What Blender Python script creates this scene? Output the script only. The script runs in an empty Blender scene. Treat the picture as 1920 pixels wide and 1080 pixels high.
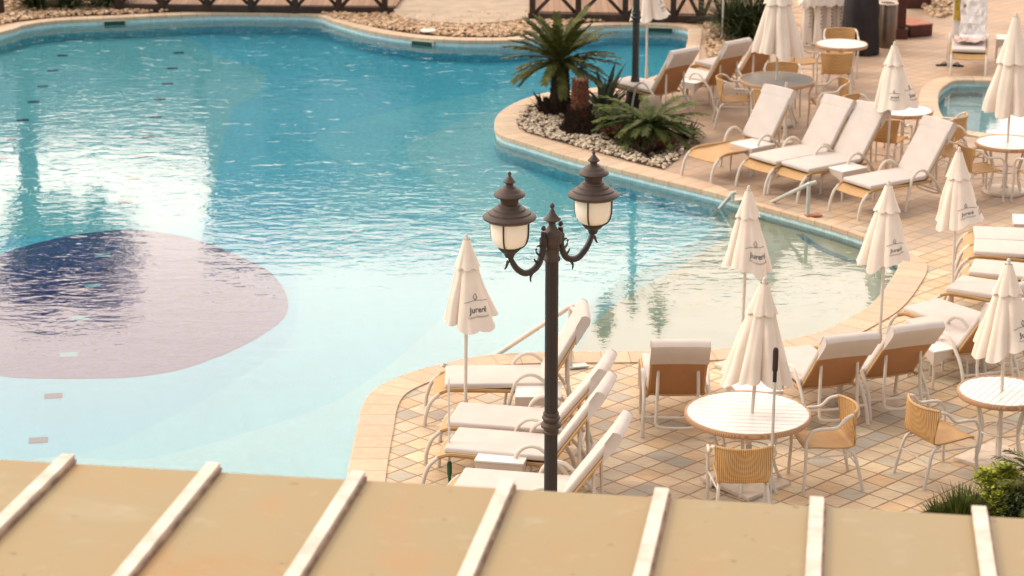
import bpy, bmesh, math, random
from mathutils import Vector, Matrix, noise
from mathutils.geometry import tessellate_polygon
R = math.radians
sc = bpy.context.scene
COL = sc.collection
# ------------------------------------------------------------------ camera
H, PITCH, FPX = 8.24, R(17.45), 4200.0
CP, SP = math.cos(PITCH), math.sin(PITCH)
cam_d = bpy.data.cameras.new('camera'); cam = bpy.data.objects.new('camera', cam_d); COL.objects.link(cam)
cam.location = (0, 0, H); cam.rotation_euler = (R(90) - PITCH, 0, 0)
cam_d.sensor_width = 36; cam_d.lens = FPX / 1920 * 36; cam_d.clip_end = 2000; cam_d.clip_start = 0.1
cam_d.dof.use_dof = True; cam_d.dof.focus_distance = 19.0; cam_d.dof.aperture_fstop = 2.7
sc.camera = cam
# ------------------------------------------------------------------ world, sun, exposure
SUN_AZ, SUN_EL = -84, 40
def direction(az, el): return Vector((math.sin(R(az)) * math.cos(R(el)), math.cos(R(az)) * math.cos(R(el)), math.sin(R(el))))
world = bpy.data.worlds.new('World'); sc.world = world; world.use_nodes = True
wt = world.node_tree; wt.nodes.clear()
sky = wt.nodes.new('ShaderNodeTexSky'); sky.sky_type = 'NISHITA'; sky.sun_disc = False
sky.sun_elevation = R(SUN_EL); sky.sun_rotation = R(SUN_AZ); sky.dust_density = 4.0; sky.air_density = 1.0
bg = wt.nodes.new('ShaderNodeBackground'); bg.inputs[1].default_value = 0.08
bg2 = wt.nodes.new('ShaderNodeBackground'); add = wt.nodes.new('ShaderNodeAddShader'); wo = wt.nodes.new('ShaderNodeOutputWorld')
tcw = wt.nodes.new('ShaderNodeTexCoord'); dp = wt.nodes.new('ShaderNodeVectorMath'); dp.operation = 'DOT_PRODUCT'
dp.inputs[1].default_value = direction(-4, 18)
mr = wt.nodes.new('ShaderNodeMapRange'); mr.interpolation_type = 'SMOOTHERSTEP'
mr.inputs[1].default_value = 0.45; mr.inputs[2].default_value = 0.94; mr.inputs[3].default_value = 0.0; mr.inputs[4].default_value = 1.0
mg = wt.nodes.new('ShaderNodeMath'); mg.operation = 'MULTIPLY_ADD'; mg.inputs[1].default_value = 3.4; mg.inputs[2].default_value = 0.0
bg2.inputs[0].default_value = (1.0, 0.77, 0.60, 1)
bg3 = wt.nodes.new('ShaderNodeBackground'); bg3.inputs[0].default_value = (1.0, 0.92, 0.85, 1); bg3.inputs[1].default_value = 0.74; add2 = wt.nodes.new('ShaderNodeAddShader')
L = wt.links.new
L(tcw.outputs['Generated'], dp.inputs[0]); L(dp.outputs['Value'], mr.inputs[0]); L(mr.outputs[0], mg.inputs[0]); L(mg.outputs[0], bg2.inputs[1])
L(sky.outputs[0], bg.inputs[0]); L(bg.outputs[0], add.inputs[0]); L(bg2.outputs[0], add.inputs[1]); L(add.outputs[0], add2.inputs[0]); L(bg3.outputs[0], add2.inputs[1]); L(add2.outputs[0], wo.inputs[0])
sd = bpy.data.lights.new('sun', 'SUN'); sd.energy = 1.5; sd.angle = R(10); sd.color = (1.0, 0.89, 0.76)
sun = bpy.data.objects.new('sun', sd); COL.objects.link(sun)
sun.rotation_euler = direction(SUN_AZ, SUN_EL).to_track_quat('Z', 'Y').to_euler()
sc.view_settings.view_transform = 'Standard'; sc.view_settings.look = 'None'; sc.view_settings.gamma = 1
sc.view_settings.exposure = -0.10
sc.render.engine = 'CYCLES'
sc.cycles.use_denoising = True; sc.cycles.max_bounces = 7; sc.cycles.diffuse_bounces = 3; sc.cycles.glossy_bounces = 3
sc.cycles.transparent_max_bounces = 12; sc.cycles.sample_clamp_indirect = 6; sc.cycles.caustics_reflective = False; sc.cycles.caustics_refractive = False
sc.cycles.use_adaptive_sampling = True

def P(u, v, z=0.0):
    """the point at height z that the photograph shows at pixel u, v (1920 px wide)"""
    vh = 540 - FPX * math.tan(PITCH)
    zc = FPX * (H - z) / (CP * (v - vh))
    return Vector(((u - 960) * zc / FPX, (zc - (H - z) * SP) / CP, z))
# ------------------------------------------------------------------ materials
MATS = {}
class NT:
    def __init__(s, name):
        s.m = bpy.data.materials.new(name); s.m.use_nodes = True; s.t = s.m.node_tree
        s.p = s.t.nodes['Principled BSDF']; s.out = s.t.nodes['Material Output']; MATS[name] = s.m
    def n(s, typ, ins=None, **kw):
        nd = s.t.nodes.new('ShaderNode' + typ)
        for k, v in kw.items(): setattr(nd, k, v)
        for k, v in (ins or {}).items():
            if isinstance(v, bpy.types.NodeSocket): s.t.links.new(v, nd.inputs[k])
            else: nd.inputs[k].default_value = v
        return nd
    def link(s, a, b): s.t.links.new(a, b)
    def math(s, op, a, b=0.0, c=0.0):
        nd = s.n('Math', {0: a, 1: b, 2: c}, operation=op); return nd.outputs[0]
    def mix(s, f, a, b, blend='MIX'):
        nd = s.n('Mix', data_type='RGBA', blend_type=blend)
        for i, v in ((0, f), (6, a), (7, b)):
            if isinstance(v, bpy.types.NodeSocket): s.t.links.new(v, nd.inputs[i])
            elif i == 0: nd.inputs[0].default_value = v
            else: nd.inputs[i].default_value = (*v, 1) if len(v) == 3 else v
        return nd.outputs[2]
    def ramp(s, f, stops, interp='LINEAR'):
        nd = s.n('ValToRGB', {0: f}); cr = nd.color_ramp; cr.interpolation = interp
        while len(cr.elements) < len(stops): cr.elements.new(0.5)
        for e, (p, c) in zip(cr.elements, stops): e.position = p; e.color = (*c, 1) if len(c) == 3 else c
        return nd.outputs[0]
    def coord(s, kind='Object', scale=(1, 1, 1), rot=(0, 0, 0), loc=(0, 0, 0)):
        tc = s.n('TexCoord'); mp = s.n('Mapping', {0: tc.outputs[kind], 1: loc, 2: rot, 3: scale}); return mp.outputs[0]
    def noise(s, vec, scale, detail=3, rough=0.5, dist=0.0):
        return s.n('TexNoise', {'Vector': vec, 'Scale': scale, 'Detail': detail, 'Roughness': rough, 'Distortion': dist}).outputs[0]
    def bump(s, h, strength=0.3, dist=0.01):
        b = s.n('Bump', {'Height': h, 'Strength': strength, 'Distance': dist}); s.link(b.outputs[0], s.p.inputs['Normal']); return b
    def set(s, color=None, rough=0.6, metal=0.0, spec=0.5):
        if color is not None:
            if isinstance(color, bpy.types.NodeSocket): s.link(color, s.p.inputs['Base Color'])
            else: s.p.inputs['Base Color'].default_value = (*color, 1)
        if isinstance(rough, bpy.types.NodeSocket): s.link(rough, s.p.inputs['Roughness'])
        else: s.p.inputs['Roughness'].default_value = rough
        s.p.inputs['Metallic'].default_value = metal; s.p.inputs['Specular IOR Level'].default_value = spec
        return s.m

def simple(name, color, rough=0.6, var=0.12, scale=6, metal=0.0, bump=0.0, bscale=40, spec=0.4):
    t = NT(name); c = t.coord()
    f = t.noise(c, scale, 4)
    lo = tuple(x * (1 - var) for x in color); hi = tuple(min(1, x * (1 + var)) for x in color)
    col = t.ramp(f, [(0.3, lo), (0.7, hi)])
    t.set(col, rough, metal, spec)
    if bump: t.bump(t.noise(c, bscale, 3), bump, 0.01)
    return t.m

M = {}
M['cushion'] = simple('cushion_fabric', (0.61, 0.54, 0.485), 0.9, 0.045, 5, bump=0.25, bscale=9)
M['canopy'] = simple('canopy_fabric', (0.80, 0.69, 0.58), 0.85, 0.05, 4, bump=0.2, bscale=14)
M['alu'] = simple('white_aluminium', (0.66, 0.59, 0.50), 0.4, 0.06, 8)
M['pole_white'] = simple('white_pole_paint', (0.68, 0.61, 0.53), 0.45, 0.06, 8)
M['steel'] = simple('brushed_steel', (0.55, 0.56, 0.51), 0.35, 0.1, 8, metal=0.25)
M['bronze'] = simple('lamp_bronze', (0.019, 0.013, 0.013), 0.42, 0.25, 9, bump=0.1, bscale=30, spec=0.5)
M['bronze_top'] = simple('lamp_bronze_weathered', (0.065, 0.042, 0.033), 0.55, 0.2, 14, bump=0.15, bscale=40)
M['far_lamp'] = simple('dark_green_iron', (0.022, 0.028, 0.028), 0.5, 0.2, 9)
M['ink'] = simple('ink', (0.10, 0.095, 0.10), 0.8, 0.1)
M['rubber'] = simple('dark_grip', (0.035, 0.016, 0.018), 0.6, 0.2)
M['green'] = simple('green_plastic', (0.03, 0.12, 0.05), 0.5, 0.1)
M['wood_dark'] = simple('dark_timber', (0.040, 0.021, 0.013), 0.7, 0.35, 5, bump=0.2)
M['soil'] = simple('garden_soil', (0.05, 0.03, 0.018), 0.95, 0.4, 14, bump=0.6)
M['trunk'] = simple('cycad_trunk', (0.035, 0.018, 0.010), 0.95, 0.5, 18, bump=0.8, bscale=30)
M['stump'] = simple('cut_trunk', (0.13, 0.045, 0.022), 0.95, 0.5, 22, bump=0.9, bscale=34)
M['grey_top'] = simple('grey_glass', (0.21, 0.19, 0.165), 0.18, 0.04)
M['white_top'] = simple('white_boards', (0.76, 0.72, 0.66), 0.35, 0.03, 3)
M['base'] = simple('pale_stone_plate', (0.62, 0.52, 0.42), 0.6, 0.12, 8, bump=0.1)
M['cover'] = simple('dark_cover_cloth', (0.020, 0.015, 0.016), 0.75, 0.2, 4, bump=0.4, bscale=8)
M['bin'] = simple('bin_metal', (0.17, 0.12, 0.09), 0.3, 0.15, 5, metal=0.6)
M['brown_post'] = simple('brown_column_paint', (0.075, 0.022, 0.014), 0.6, 0.2)
M['rust'] = simple('red_step_tile', (0.38, 0.12, 0.055), 0.6, 0.35, 10)
M['landing'] = simple('landing_concrete', (0.42, 0.33, 0.235), 0.75, 0.15, 3, bump=0.2, bscale=5)
M['towel_white'] = simple('white_towel', (0.72, 0.66, 0.62), 0.95, 0.1, 12, bump=0.5, bscale=60)
M['towel_yellow'] = simple('yellow_towel', (0.42, 0.26, 0.03), 0.95, 0.3, 9, bump=0.5, bscale=60)
M['towel_pink'] = simple('pink_cloth', (0.66, 0.46, 0.40), 0.95, 0.3, 14, bump=0.5, bscale=60)
M['black'] = simple('black_foam', (0.02, 0.02, 0.02), 0.8, 0.1)
M['plaque'] = simple('white_plaque', (0.75, 0.70, 0.62), 0.5, 0.03)
M['skimmer'] = simple('skimmer_frame', (0.55, 0.55, 0.42), 0.5, 0.05)
M['skimmer_hole'] = simple('skimmer_opening', (0.02, 0.06, 0.05), 0.8, 0.05)
def leafmat(name, c1, c2, sc_=5):
    t = NT(name); f = t.noise(t.coord(), sc_, 3)
    t.set(t.ramp(f, [(0.3, c1), (0.7, c2)]), 0.65, 0, 0.2); return t.m
M['frond'] = leafmat('cycad_leaf', (0.028, 0.042, 0.010), (0.16, 0.155, 0.035))
M['frond_low'] = leafmat('low_cycad_leaf', (0.026, 0.050, 0.012), (0.13, 0.15, 0.03))
M['agave'] = leafmat('agave_leaf', (0.03, 0.05, 0.03), (0.14, 0.15, 0.10))
M['bush'] = leafmat('shrub_leaf', (0.020, 0.035, 0.012), (0.085, 0.10, 0.03))
M['bromeliad'] = leafmat('red_bromeliad', (0.045, 0.025, 0.015), (0.20, 0.045, 0.03), 9)
M['bright'] = leafmat('bright_leaf', (0.15, 0.20, 0.02), (0.52, 0.52, 0.06), 8)
M['grass'] = leafmat('grass_blade', (0.03, 0.05, 0.008), (0.16, 0.18, 0.03), 8)
M['tree'] = leafmat('tree_leaf', (0.008, 0.02, 0.008), (0.02, 0.04, 0.02))

# woven wicker
def wicker(name, c1, c2, sx=17, sy=30):
    t = NT(name); c = t.coord()
    w1 = t.n('TexWave', {'Vector': c, 'Scale': sx, 'Distortion': 0.15, 'Detail': 1}, bands_direction='Y').outputs[1]
    w2 = t.n('TexWave', {'Vector': c, 'Scale': sy, 'Distortion': 0.15, 'Detail': 1}, bands_direction='X').outputs[1]
    h = t.math('ADD', t.math('MULTIPLY', w1, 0.75), t.math('MULTIPLY', w2, 0.25))
    n_ = t.noise(c, 7, 3)
    col = t.mix(t.math('ADD', t.math('MULTIPLY', h, 0.75), t.math('MULTIPLY', n_, 0.35)), c1, c2)
    t.set(col, 0.55, 0, 0.35); t.bump(h, 0.5, 0.004); return t.m
M['wicker'] = wicker('wicker_weave', (0.24, 0.115, 0.035), (0.74, 0.46, 0.20))
M['wicker_brown'] = wicker('brown_sling_weave', (0.30, 0.135, 0.055), (0.52, 0.26, 0.115), 26, 40)
M['wicker_rim'] = wicker('rim_weave', (0.27, 0.14, 0.07), (0.66, 0.42, 0.25), 30, 30)
M['wicker_white'] = wicker('white_wicker', (0.60, 0.49, 0.40), (0.72, 0.62, 0.52), 60, 60)

# sandstone pavers laid on the diagonal
def paver_mat():
    t = NT('sandstone_pavers'); tc = t.n('TexCoord')
    nz = t.n('TexNoise', {'Vector': tc.outputs['Object'], 'Scale': 2.3, 'Detail': 2})
    off = t.n('VectorMath', {0: nz.outputs[1], 1: (0.5, 0.5, 0.5)}, operation='SUBTRACT')
    off = t.n('VectorMath', {0: off.outputs[0], 'Scale': 0.035}, operation='SCALE')
    v0 = t.n('VectorMath', {0: tc.outputs['Object'], 1: off.outputs[0]}, operation='ADD')
    v0 = t.n('VectorMath', {0: v0.outputs[0], 1: (3.214, 19.52, 0)}, operation='SUBTRACT')
    mp = t.n('Mapping', {0: v0.outputs[0], 2: (0, 0, R(-45.5)), 3: (1 / 0.243, 1 / 0.236, 1)})
    sp_ = t.n('SeparateXYZ', {0: mp.outputs[0]})
    x, y = sp_.outputs[0], sp_.outputs[1]
    fx, fy = t.math('FLOOR', x), t.math('FLOOR', y)
    rx, ry = t.math('SUBTRACT', x, fx), t.math('SUBTRACT', y, fy)
    ex = t.math('MINIMUM', rx, t.math('SUBTRACT', 1.0, rx)); ey = t.math('MINIMUM', ry, t.math('SUBTRACT', 1.0, ry))
    wv = t.math('MULTIPLY_ADD', t.noise(tc.outputs['Object'], 9, 2), 0.05, 0.0)
    jy = t.math('SMOOTH_MIN', t.math('MULTIPLY', ex, 1.35), ey, 0.02)
    jm = t.n('MapRange', {0: t.math('SUBTRACT', jy, wv), 1: 0.006, 2: 0.034, 3: 0.0, 4: 1.0}); joint = jm.outputs[0]
    cell = t.n('CombineXYZ', {0: fx, 1: fy})
    wn = t.n('TexWhiteNoise', {'Vector': cell.outputs[0]}, noise_dimensions='2D')
    tile = t.ramp(wn.outputs[0], [(0.0, (0.640, 0.468, 0.292)), (0.16, (0.679, 0.530, 0.367)), (0.34, (0.621, 0.499, 0.356)), (0.5, (0.679, 0.562, 0.400)), (0.64, (0.533, 0.468, 0.367)), (0.78, (0.466, 0.426, 0.356)), (0.87, (0.698, 0.614, 0.454)), (0.95, (0.582, 0.478, 0.356))], 'CONSTANT')
    big = t.noise(tc.outputs['Object'], 0.45, 3)
    tint = t.ramp(big, [(0.35, (0.74, 0.72, 0.72)), (0.5, (0.95, 0.95, 0.93)), (0.66, (1.08, 0.98, 0.84))])
    tile = t.mix(1.0, tile, tint, 'MULTIPLY')
    # veins of the natural stone
    st = t.noise(t.coord('Object', (3, 14, 3), (0, 0, R(20))), 1.6, 5, 0.6, 1.2)
    tile = t.mix(1.0, tile, t.ramp(st, [(0.3, (0.84, 0.82, 0.80)), (0.65, (1.06, 1.05, 1.02))]), 'MULTIPLY')
    # deeper paving beyond the pool is redder
    sy = t.n('SeparateXYZ', {0: tc.outputs['Object']}).outputs[1]
    far = t.n('MapRange', {0: sy, 1: 25.0, 2: 32.0, 3: 0.0, 4: 1.0}).outputs[0]
    tile = t.mix(t.math('MULTIPLY', far, 0.72), tile, t.mix(1.0, (0.43, 0.29, 0.205), tint, 'MULTIPLY'))
    jcol = t.mix(t.math('MULTIPLY', far, 0.6), (0.31, 0.19, 0.10), (0.42, 0.26, 0.165))
    col = t.mix(joint, jcol, tile)
    t.set(col, t.math('MULTIPLY_ADD', st, 0.25, 0.5), 0, 0.35)
    t.bump(t.math('ADD', t.math('MULTIPLY', joint, 1.0), t.math('MULTIPLY', st, 0.25)), 0.5, 0.006); return t.m
M['paver'] = paver_mat()
def coping_mat():
    t = NT('coping_stone'); tc = t.n('TexCoord'); sp_ = t.n('SeparateXYZ', {0: tc.outputs['UV']})
    x = t.math('MULTIPLY', sp_.outputs[0], 1 / 0.31); fx = t.math('FLOOR', x); rx = t.math('SUBTRACT', x, fx)
    e = t.math('MINIMUM', rx, t.math('SUBTRACT', 1.0, rx))
    j = t.n('MapRange', {0: e, 1: 0.008, 2: 0.03, 3: 0.0, 4: 1.0}).outputs[0]
    wn = t.n('TexWhiteNoise', {'W': fx}, noise_dimensions='1D')
    c = t.ramp(wn.outputs[0], [(0, (0.56, 0.42, 0.29)), (0.3, (0.60, 0.46, 0.32)), (0.6, (0.58, 0.41, 0.28)), (0.8, (0.53, 0.42, 0.31))], 'CONSTANT')
    st = t.noise(t.coord('Object', (6, 6, 1)), 1.6, 5, 0.6, 0.6)
    c = t.mix(1.0, c, t.ramp(st, [(0.3, (0.9, 0.88, 0.86)), (0.7, (1.06, 1.05, 1.03))]), 'MULTIPLY')
    t.set(t.mix(j, (0.33, 0.22, 0.13), c), 0.6, 0, 0.3); t.bump(st, 0.15, 0.004); return t.m
M['coping'] = coping_mat()
def mosaic(name, c, grid=0.05, line=(0.9, 0.95, 0.95), lw=0.12, var=0.12, amt=0.5, vertical=False):
    t = NT(name); tc = t.n('TexCoord'); uv = tc.outputs['UV'] if vertical else tc.outputs['Object']
    sp_ = t.n('SeparateXYZ', {0: uv})
    es, cs = [], []
    for i in (0, 1):
        x = t.math('MULTIPLY', sp_.outputs[i], 1 / grid); f = t.math('FLOOR', x); r = t.math('SUBTRACT', x, f); cs.append(f)
        es.append(t.math('MINIMUM', r, t.math('SUBTRACT', 1.0, r)))
    e = t.math('MINIMUM', *es)
    j = t.n('MapRange', {0: e, 1: lw * 0.5, 2: lw, 3: amt, 4: 0.0}).outputs[0]
    wn = t.n('TexWhiteNoise', {'Vector': t.n('CombineXYZ', {0: cs[0], 1: cs[1]}).outputs[0]}, noise_dimensions='2D')
    k = t.math('MULTIPLY_ADD', wn.outputs[0], 2 * var, 1 - var)
    cc = t.n('VectorMath', {0: c, 'Scale': k}, operation='SCALE').outputs[0]
    nz = t.noise(tc.outputs['Object'], 0.7, 3)
    cc = t.mix(1.0, cc, t.ramp(nz, [(0.3, (0.92, 0.95, 0.97)), (0.7, (1.05, 1.03, 1.0))]), 'MULTIPLY')
    t.set(t.mix(j, cc, line), 0.35, 0, 0.4); return t.m
M['floor_deep'] = mosaic('deep_floor_depth_tint', (0.12, 0.76, 0.97), amt=0.12)  # tier blues paint in the light that deeper water absorbs
M['floor_left'] = mosaic('left_floor_depth_tint', (0.22, 0.80, 0.88), amt=0.12)
M['floor_mid'] = mosaic('mid_floor_depth_tint', (0.20, 0.85, 0.98), amt=0.12)
M['floor_light'] = mosaic('light_floor_depth_tint', (0.34, 0.93, 0.98), amt=0.12)
def shelf_mat():
    t = NT('sandy_shelf'); c = t.coord(); a = t.noise(c, 1.5, 5, 0.6, 0.8); b = t.noise(t.coord('Object', loc=(4, 9, 0)), 2.6, 4)
    col = t.ramp(a, [(0.3, (0.46, 0.60, 0.45)), (0.5, (0.60, 0.65, 0.45)), (0.68, (0.52, 0.68, 0.56))])
    col = t.mix(t.n('MapRange', {0: b, 1: 0.60, 2: 0.74, 3: 0.0, 4: 0.6}).outputs[0], col, (0.52, 0.48, 0.16)); t.set(col, 0.5); return t.m
M['floor_shelf'] = shelf_mat()
M['floor_shelf_edge'] = mosaic('shelf_slope_mosaic', (0.34, 0.70, 0.66), amt=0.08)
M['step_line'] = mosaic('step_edge_mosaic', (0.10, 0.34, 0.42), amt=0.1)
M['wall_tile'] = mosaic('pool_wall_tile', (0.30, 0.84, 0.97), 0.06, amt=0.15, vertical=True)
M['band_tile'] = mosaic('waterline_tile', (0.60, 0.76, 0.76), 0.055, (0.40, 0.56, 0.60), 0.14, 0.10, 0.5, vertical=True)
M['disc'] = mosaic('navy_mosaic', (0.045, 0.075, 0.28), 0.05, (0.15, 0.12, 0.22), 0.14, 0.5, 0.5)
M['mark'] = mosaic('dark_marker_tile', (0.02, 0.05, 0.12), 0.05, amt=0.1)
M['mark_light'] = mosaic('light_marker_tile', (0.10, 0.55, 0.62), 0.05, amt=0.1)
M['kids_floor'] = mosaic('small_pool_mosaic', (0.62, 0.94, 0.93), amt=0.12)

def water_mat(name, big=1.0, ior=1.39):
    t = NT(name); t.t.nodes.remove(t.p); c = t.coord('Object')
    m = t.noise(c, 0.22, 2)                                   # calm and ruffled patches
    sy = t.n('SeparateXYZ', {0: c}).outputs[1]
    near = t.n('MapRange', {0: sy, 1: 21.5, 2: 27.5, 3: 0.10, 4: 1.0}).outputs[0]
    mask = t.math('MULTIPLY', near, t.n('MapRange', {0: m, 1: 0.35, 2: 0.62, 3: 0.35, 4: 1.0}).outputs[0])
    c2 = t.coord('Object', (0.75, 1.35, 1), (0, 0, R(8)))
    n1 = t.noise(c2, 1.3, 3, 0.55, 0.7); n2 = t.noise(c2, 8.0, 2, 0.5, 0.9); n3 = t.noise(c2, 3.0, 1, 0.5, 1.0)
    h = t.math('ADD', t.math('MULTIPLY', n1, 0.0080), t.math('ADD', t.math('MULTIPLY', n2, 0.0021), t.math('MULTIPLY', n3, 0.0040)))
    sk = t.n('MapRange', {0: t.noise(t.coord('Object', (0.6, 1.2, 1), (0, 0, R(-15)), (5, 3, 0)), 5.0, 2, 0.5, 0.5), 1: 0.66, 2: 0.80, 3: 0.0, 4: 0.010}).outputs[0]
    h = t.math('MULTIPLY', t.math('ADD', t.math('MULTIPLY', h, mask), t.math('MULTIPLY', sk, t.n('MapRange', {0: sy, 1: 29.0, 2: 34.0, 3: 0.0, 4: 1.0}).outputs[0])), big)
    b = t.n('Bump', {'Height': h, 'Strength': 1.0, 'Distance': 1.0})
    gl = t.n('BsdfGlossy', {'Color': (1, 1, 1, 1), 'Roughness': 0.0, 'Normal': b.outputs[0]})
    tr = t.n('BsdfTransparent', {'Color': (0.93, 0.985, 1.0, 1)})
    fr = t.n('Fresnel', {'IOR': ior, 'Normal': b.outputs[0]})
    mx = t.n('MixShader', {0: fr.outputs[0], 1: tr.outputs[0], 2: gl.outputs[0]})
    t.link(mx.outputs[0], t.out.inputs[0]); return t.m
M['water'] = water_mat('pool_water')
M['water_small'] = water_mat('small_pool_water', 0.25)
def pebble_mat(name, stops):
    t = NT(name); w = t.n('NewGeometry').outputs['Random Per Island']
    t.set(t.ramp(w, stops), 0.8, 0, 0.3); return t.m
M['pebble'] = pebble_mat('pale_pebbles', [(0, (0.20, 0.13, 0.08)), (0.25, (0.48, 0.38, 0.26)), (0.6, (0.62, 0.52, 0.38)), (1, (0.72, 0.64, 0.50))])
M['pebble_tan'] = pebble_mat('tan_pebbles', [(0, (0.26, 0.14, 0.07)), (0.3, (0.48, 0.31, 0.18)), (0.7, (0.60, 0.43, 0.27)), (1, (0.70, 0.55, 0.38))])
def globe_mat():
    t = NT('frosted_lamp_glass'); t.set((0.90, 0.83, 0.72), 0.3, 0, 0.5)
    t.p.inputs['Subsurface Weight'].default_value = 0.35; t.p.inputs['Subsurface Scale'].default_value = 0.2; return t.m
M['globe'] = globe_mat()
def roof_mat():
    t = NT('aged_canopy_sheet'); c = t.coord('Object')
    a = t.noise(c, 0.9, 5, 0.6, 0.6); b = t.noise(t.coord('Object', (1, 0.5, 1), loc=(3, 7, 0)), 1.7, 4, 0.55, 0.4)
    col = t.ramp(a, [(0.28, (0.327, 0.175, 0.056)), (0.42, (0.307, 0.217, 0.091)), (0.58, (0.287, 0.224, 0.107)), (0.75, (0.347, 0.280, 0.157))])
    xx = t.n('SeparateXYZ', {0: c}).outputs[0]
    rgt = t.n('MapRange', {0: xx, 1: -1.5, 2: 2.5, 3: 0.0, 4: 0.75}).outputs[0]
    col = t.mix(rgt, col, (0.261, 0.202, 0.101))
    col = t.mix(t.math('MULTIPLY', t.n('MapRange', {0: b, 1: 0.54, 2: 0.70, 3: 0.0, 4: 0.6}).outputs[0], t.math('SUBTRACT', 1.0, rgt)), col, (0.392, 0.175, 0.052))
    sp_ = t.noise(c, 11, 2); col = t.mix(t.n('MapRange', {0: sp_, 1: 0.70, 2: 0.76, 3: 0.0, 4: 0.75}).outputs[0], col, (0.176, 0.098, 0.046))
    sq = t.noise(t.coord('Object', loc=(9, 2, 0)), 7, 3); col = t.mix(t.n('MapRange', {0: sq, 1: 0.60, 2: 0.80, 3: 0.0, 4: 0.3}).outputs[0], col, (0.405, 0.363, 0.249))
    t.set(col, 0.55, 0, 0.3); t.bump(a, 0.15, 0.02); return t.m
M['roof'] = roof_mat()
M['rib'] = simple('pale_rib_paint', (0.62, 0.54, 0.45), 0.6, 0.22, 7, bump=0.2)
M['rib_dirt_shade'] = simple('rib_dirt_and_shade', (0.27, 0.17, 0.12), 0.8, 0.5, 12)  # grime along the ribs, with their narrow side shade painted in
def plank_mat():
    t = NT('boardwalk_planks'); c = t.coord('Object'); sx = t.n('SeparateXYZ', {0: c}).outputs[0]
    x = t.math('MULTIPLY', sx, 1 / 0.12); f = t.math('FLOOR', x); r = t.math('SUBTRACT', x, f)
    wn = t.n('TexWhiteNoise', {'W': f}, noise_dimensions='1D').outputs[0]
    col = t.ramp(wn, [(0, (0.23, 0.125, 0.065)), (0.5, (0.29, 0.165, 0.09)), (1, (0.34, 0.20, 0.115))])
    g = t.n('MapRange', {0: r, 1: 0.0, 2: 0.12, 3: 0.0, 4: 1.0}).outputs[0]
    t.set(t.mix(g, (0.06, 0.03, 0.02), col), 0.7); return t.m
M['plank'] = plank_mat()
def facade_mat():
    t = NT('shaded_facade'); t.set((0.30, 0.36, 0.42), 0.8); return t.m
M['facade'] = facade_mat()
M['window_glass'] = simple('dark_window', (0.03, 0.04, 0.05), 0.2, 0.1)

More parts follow.
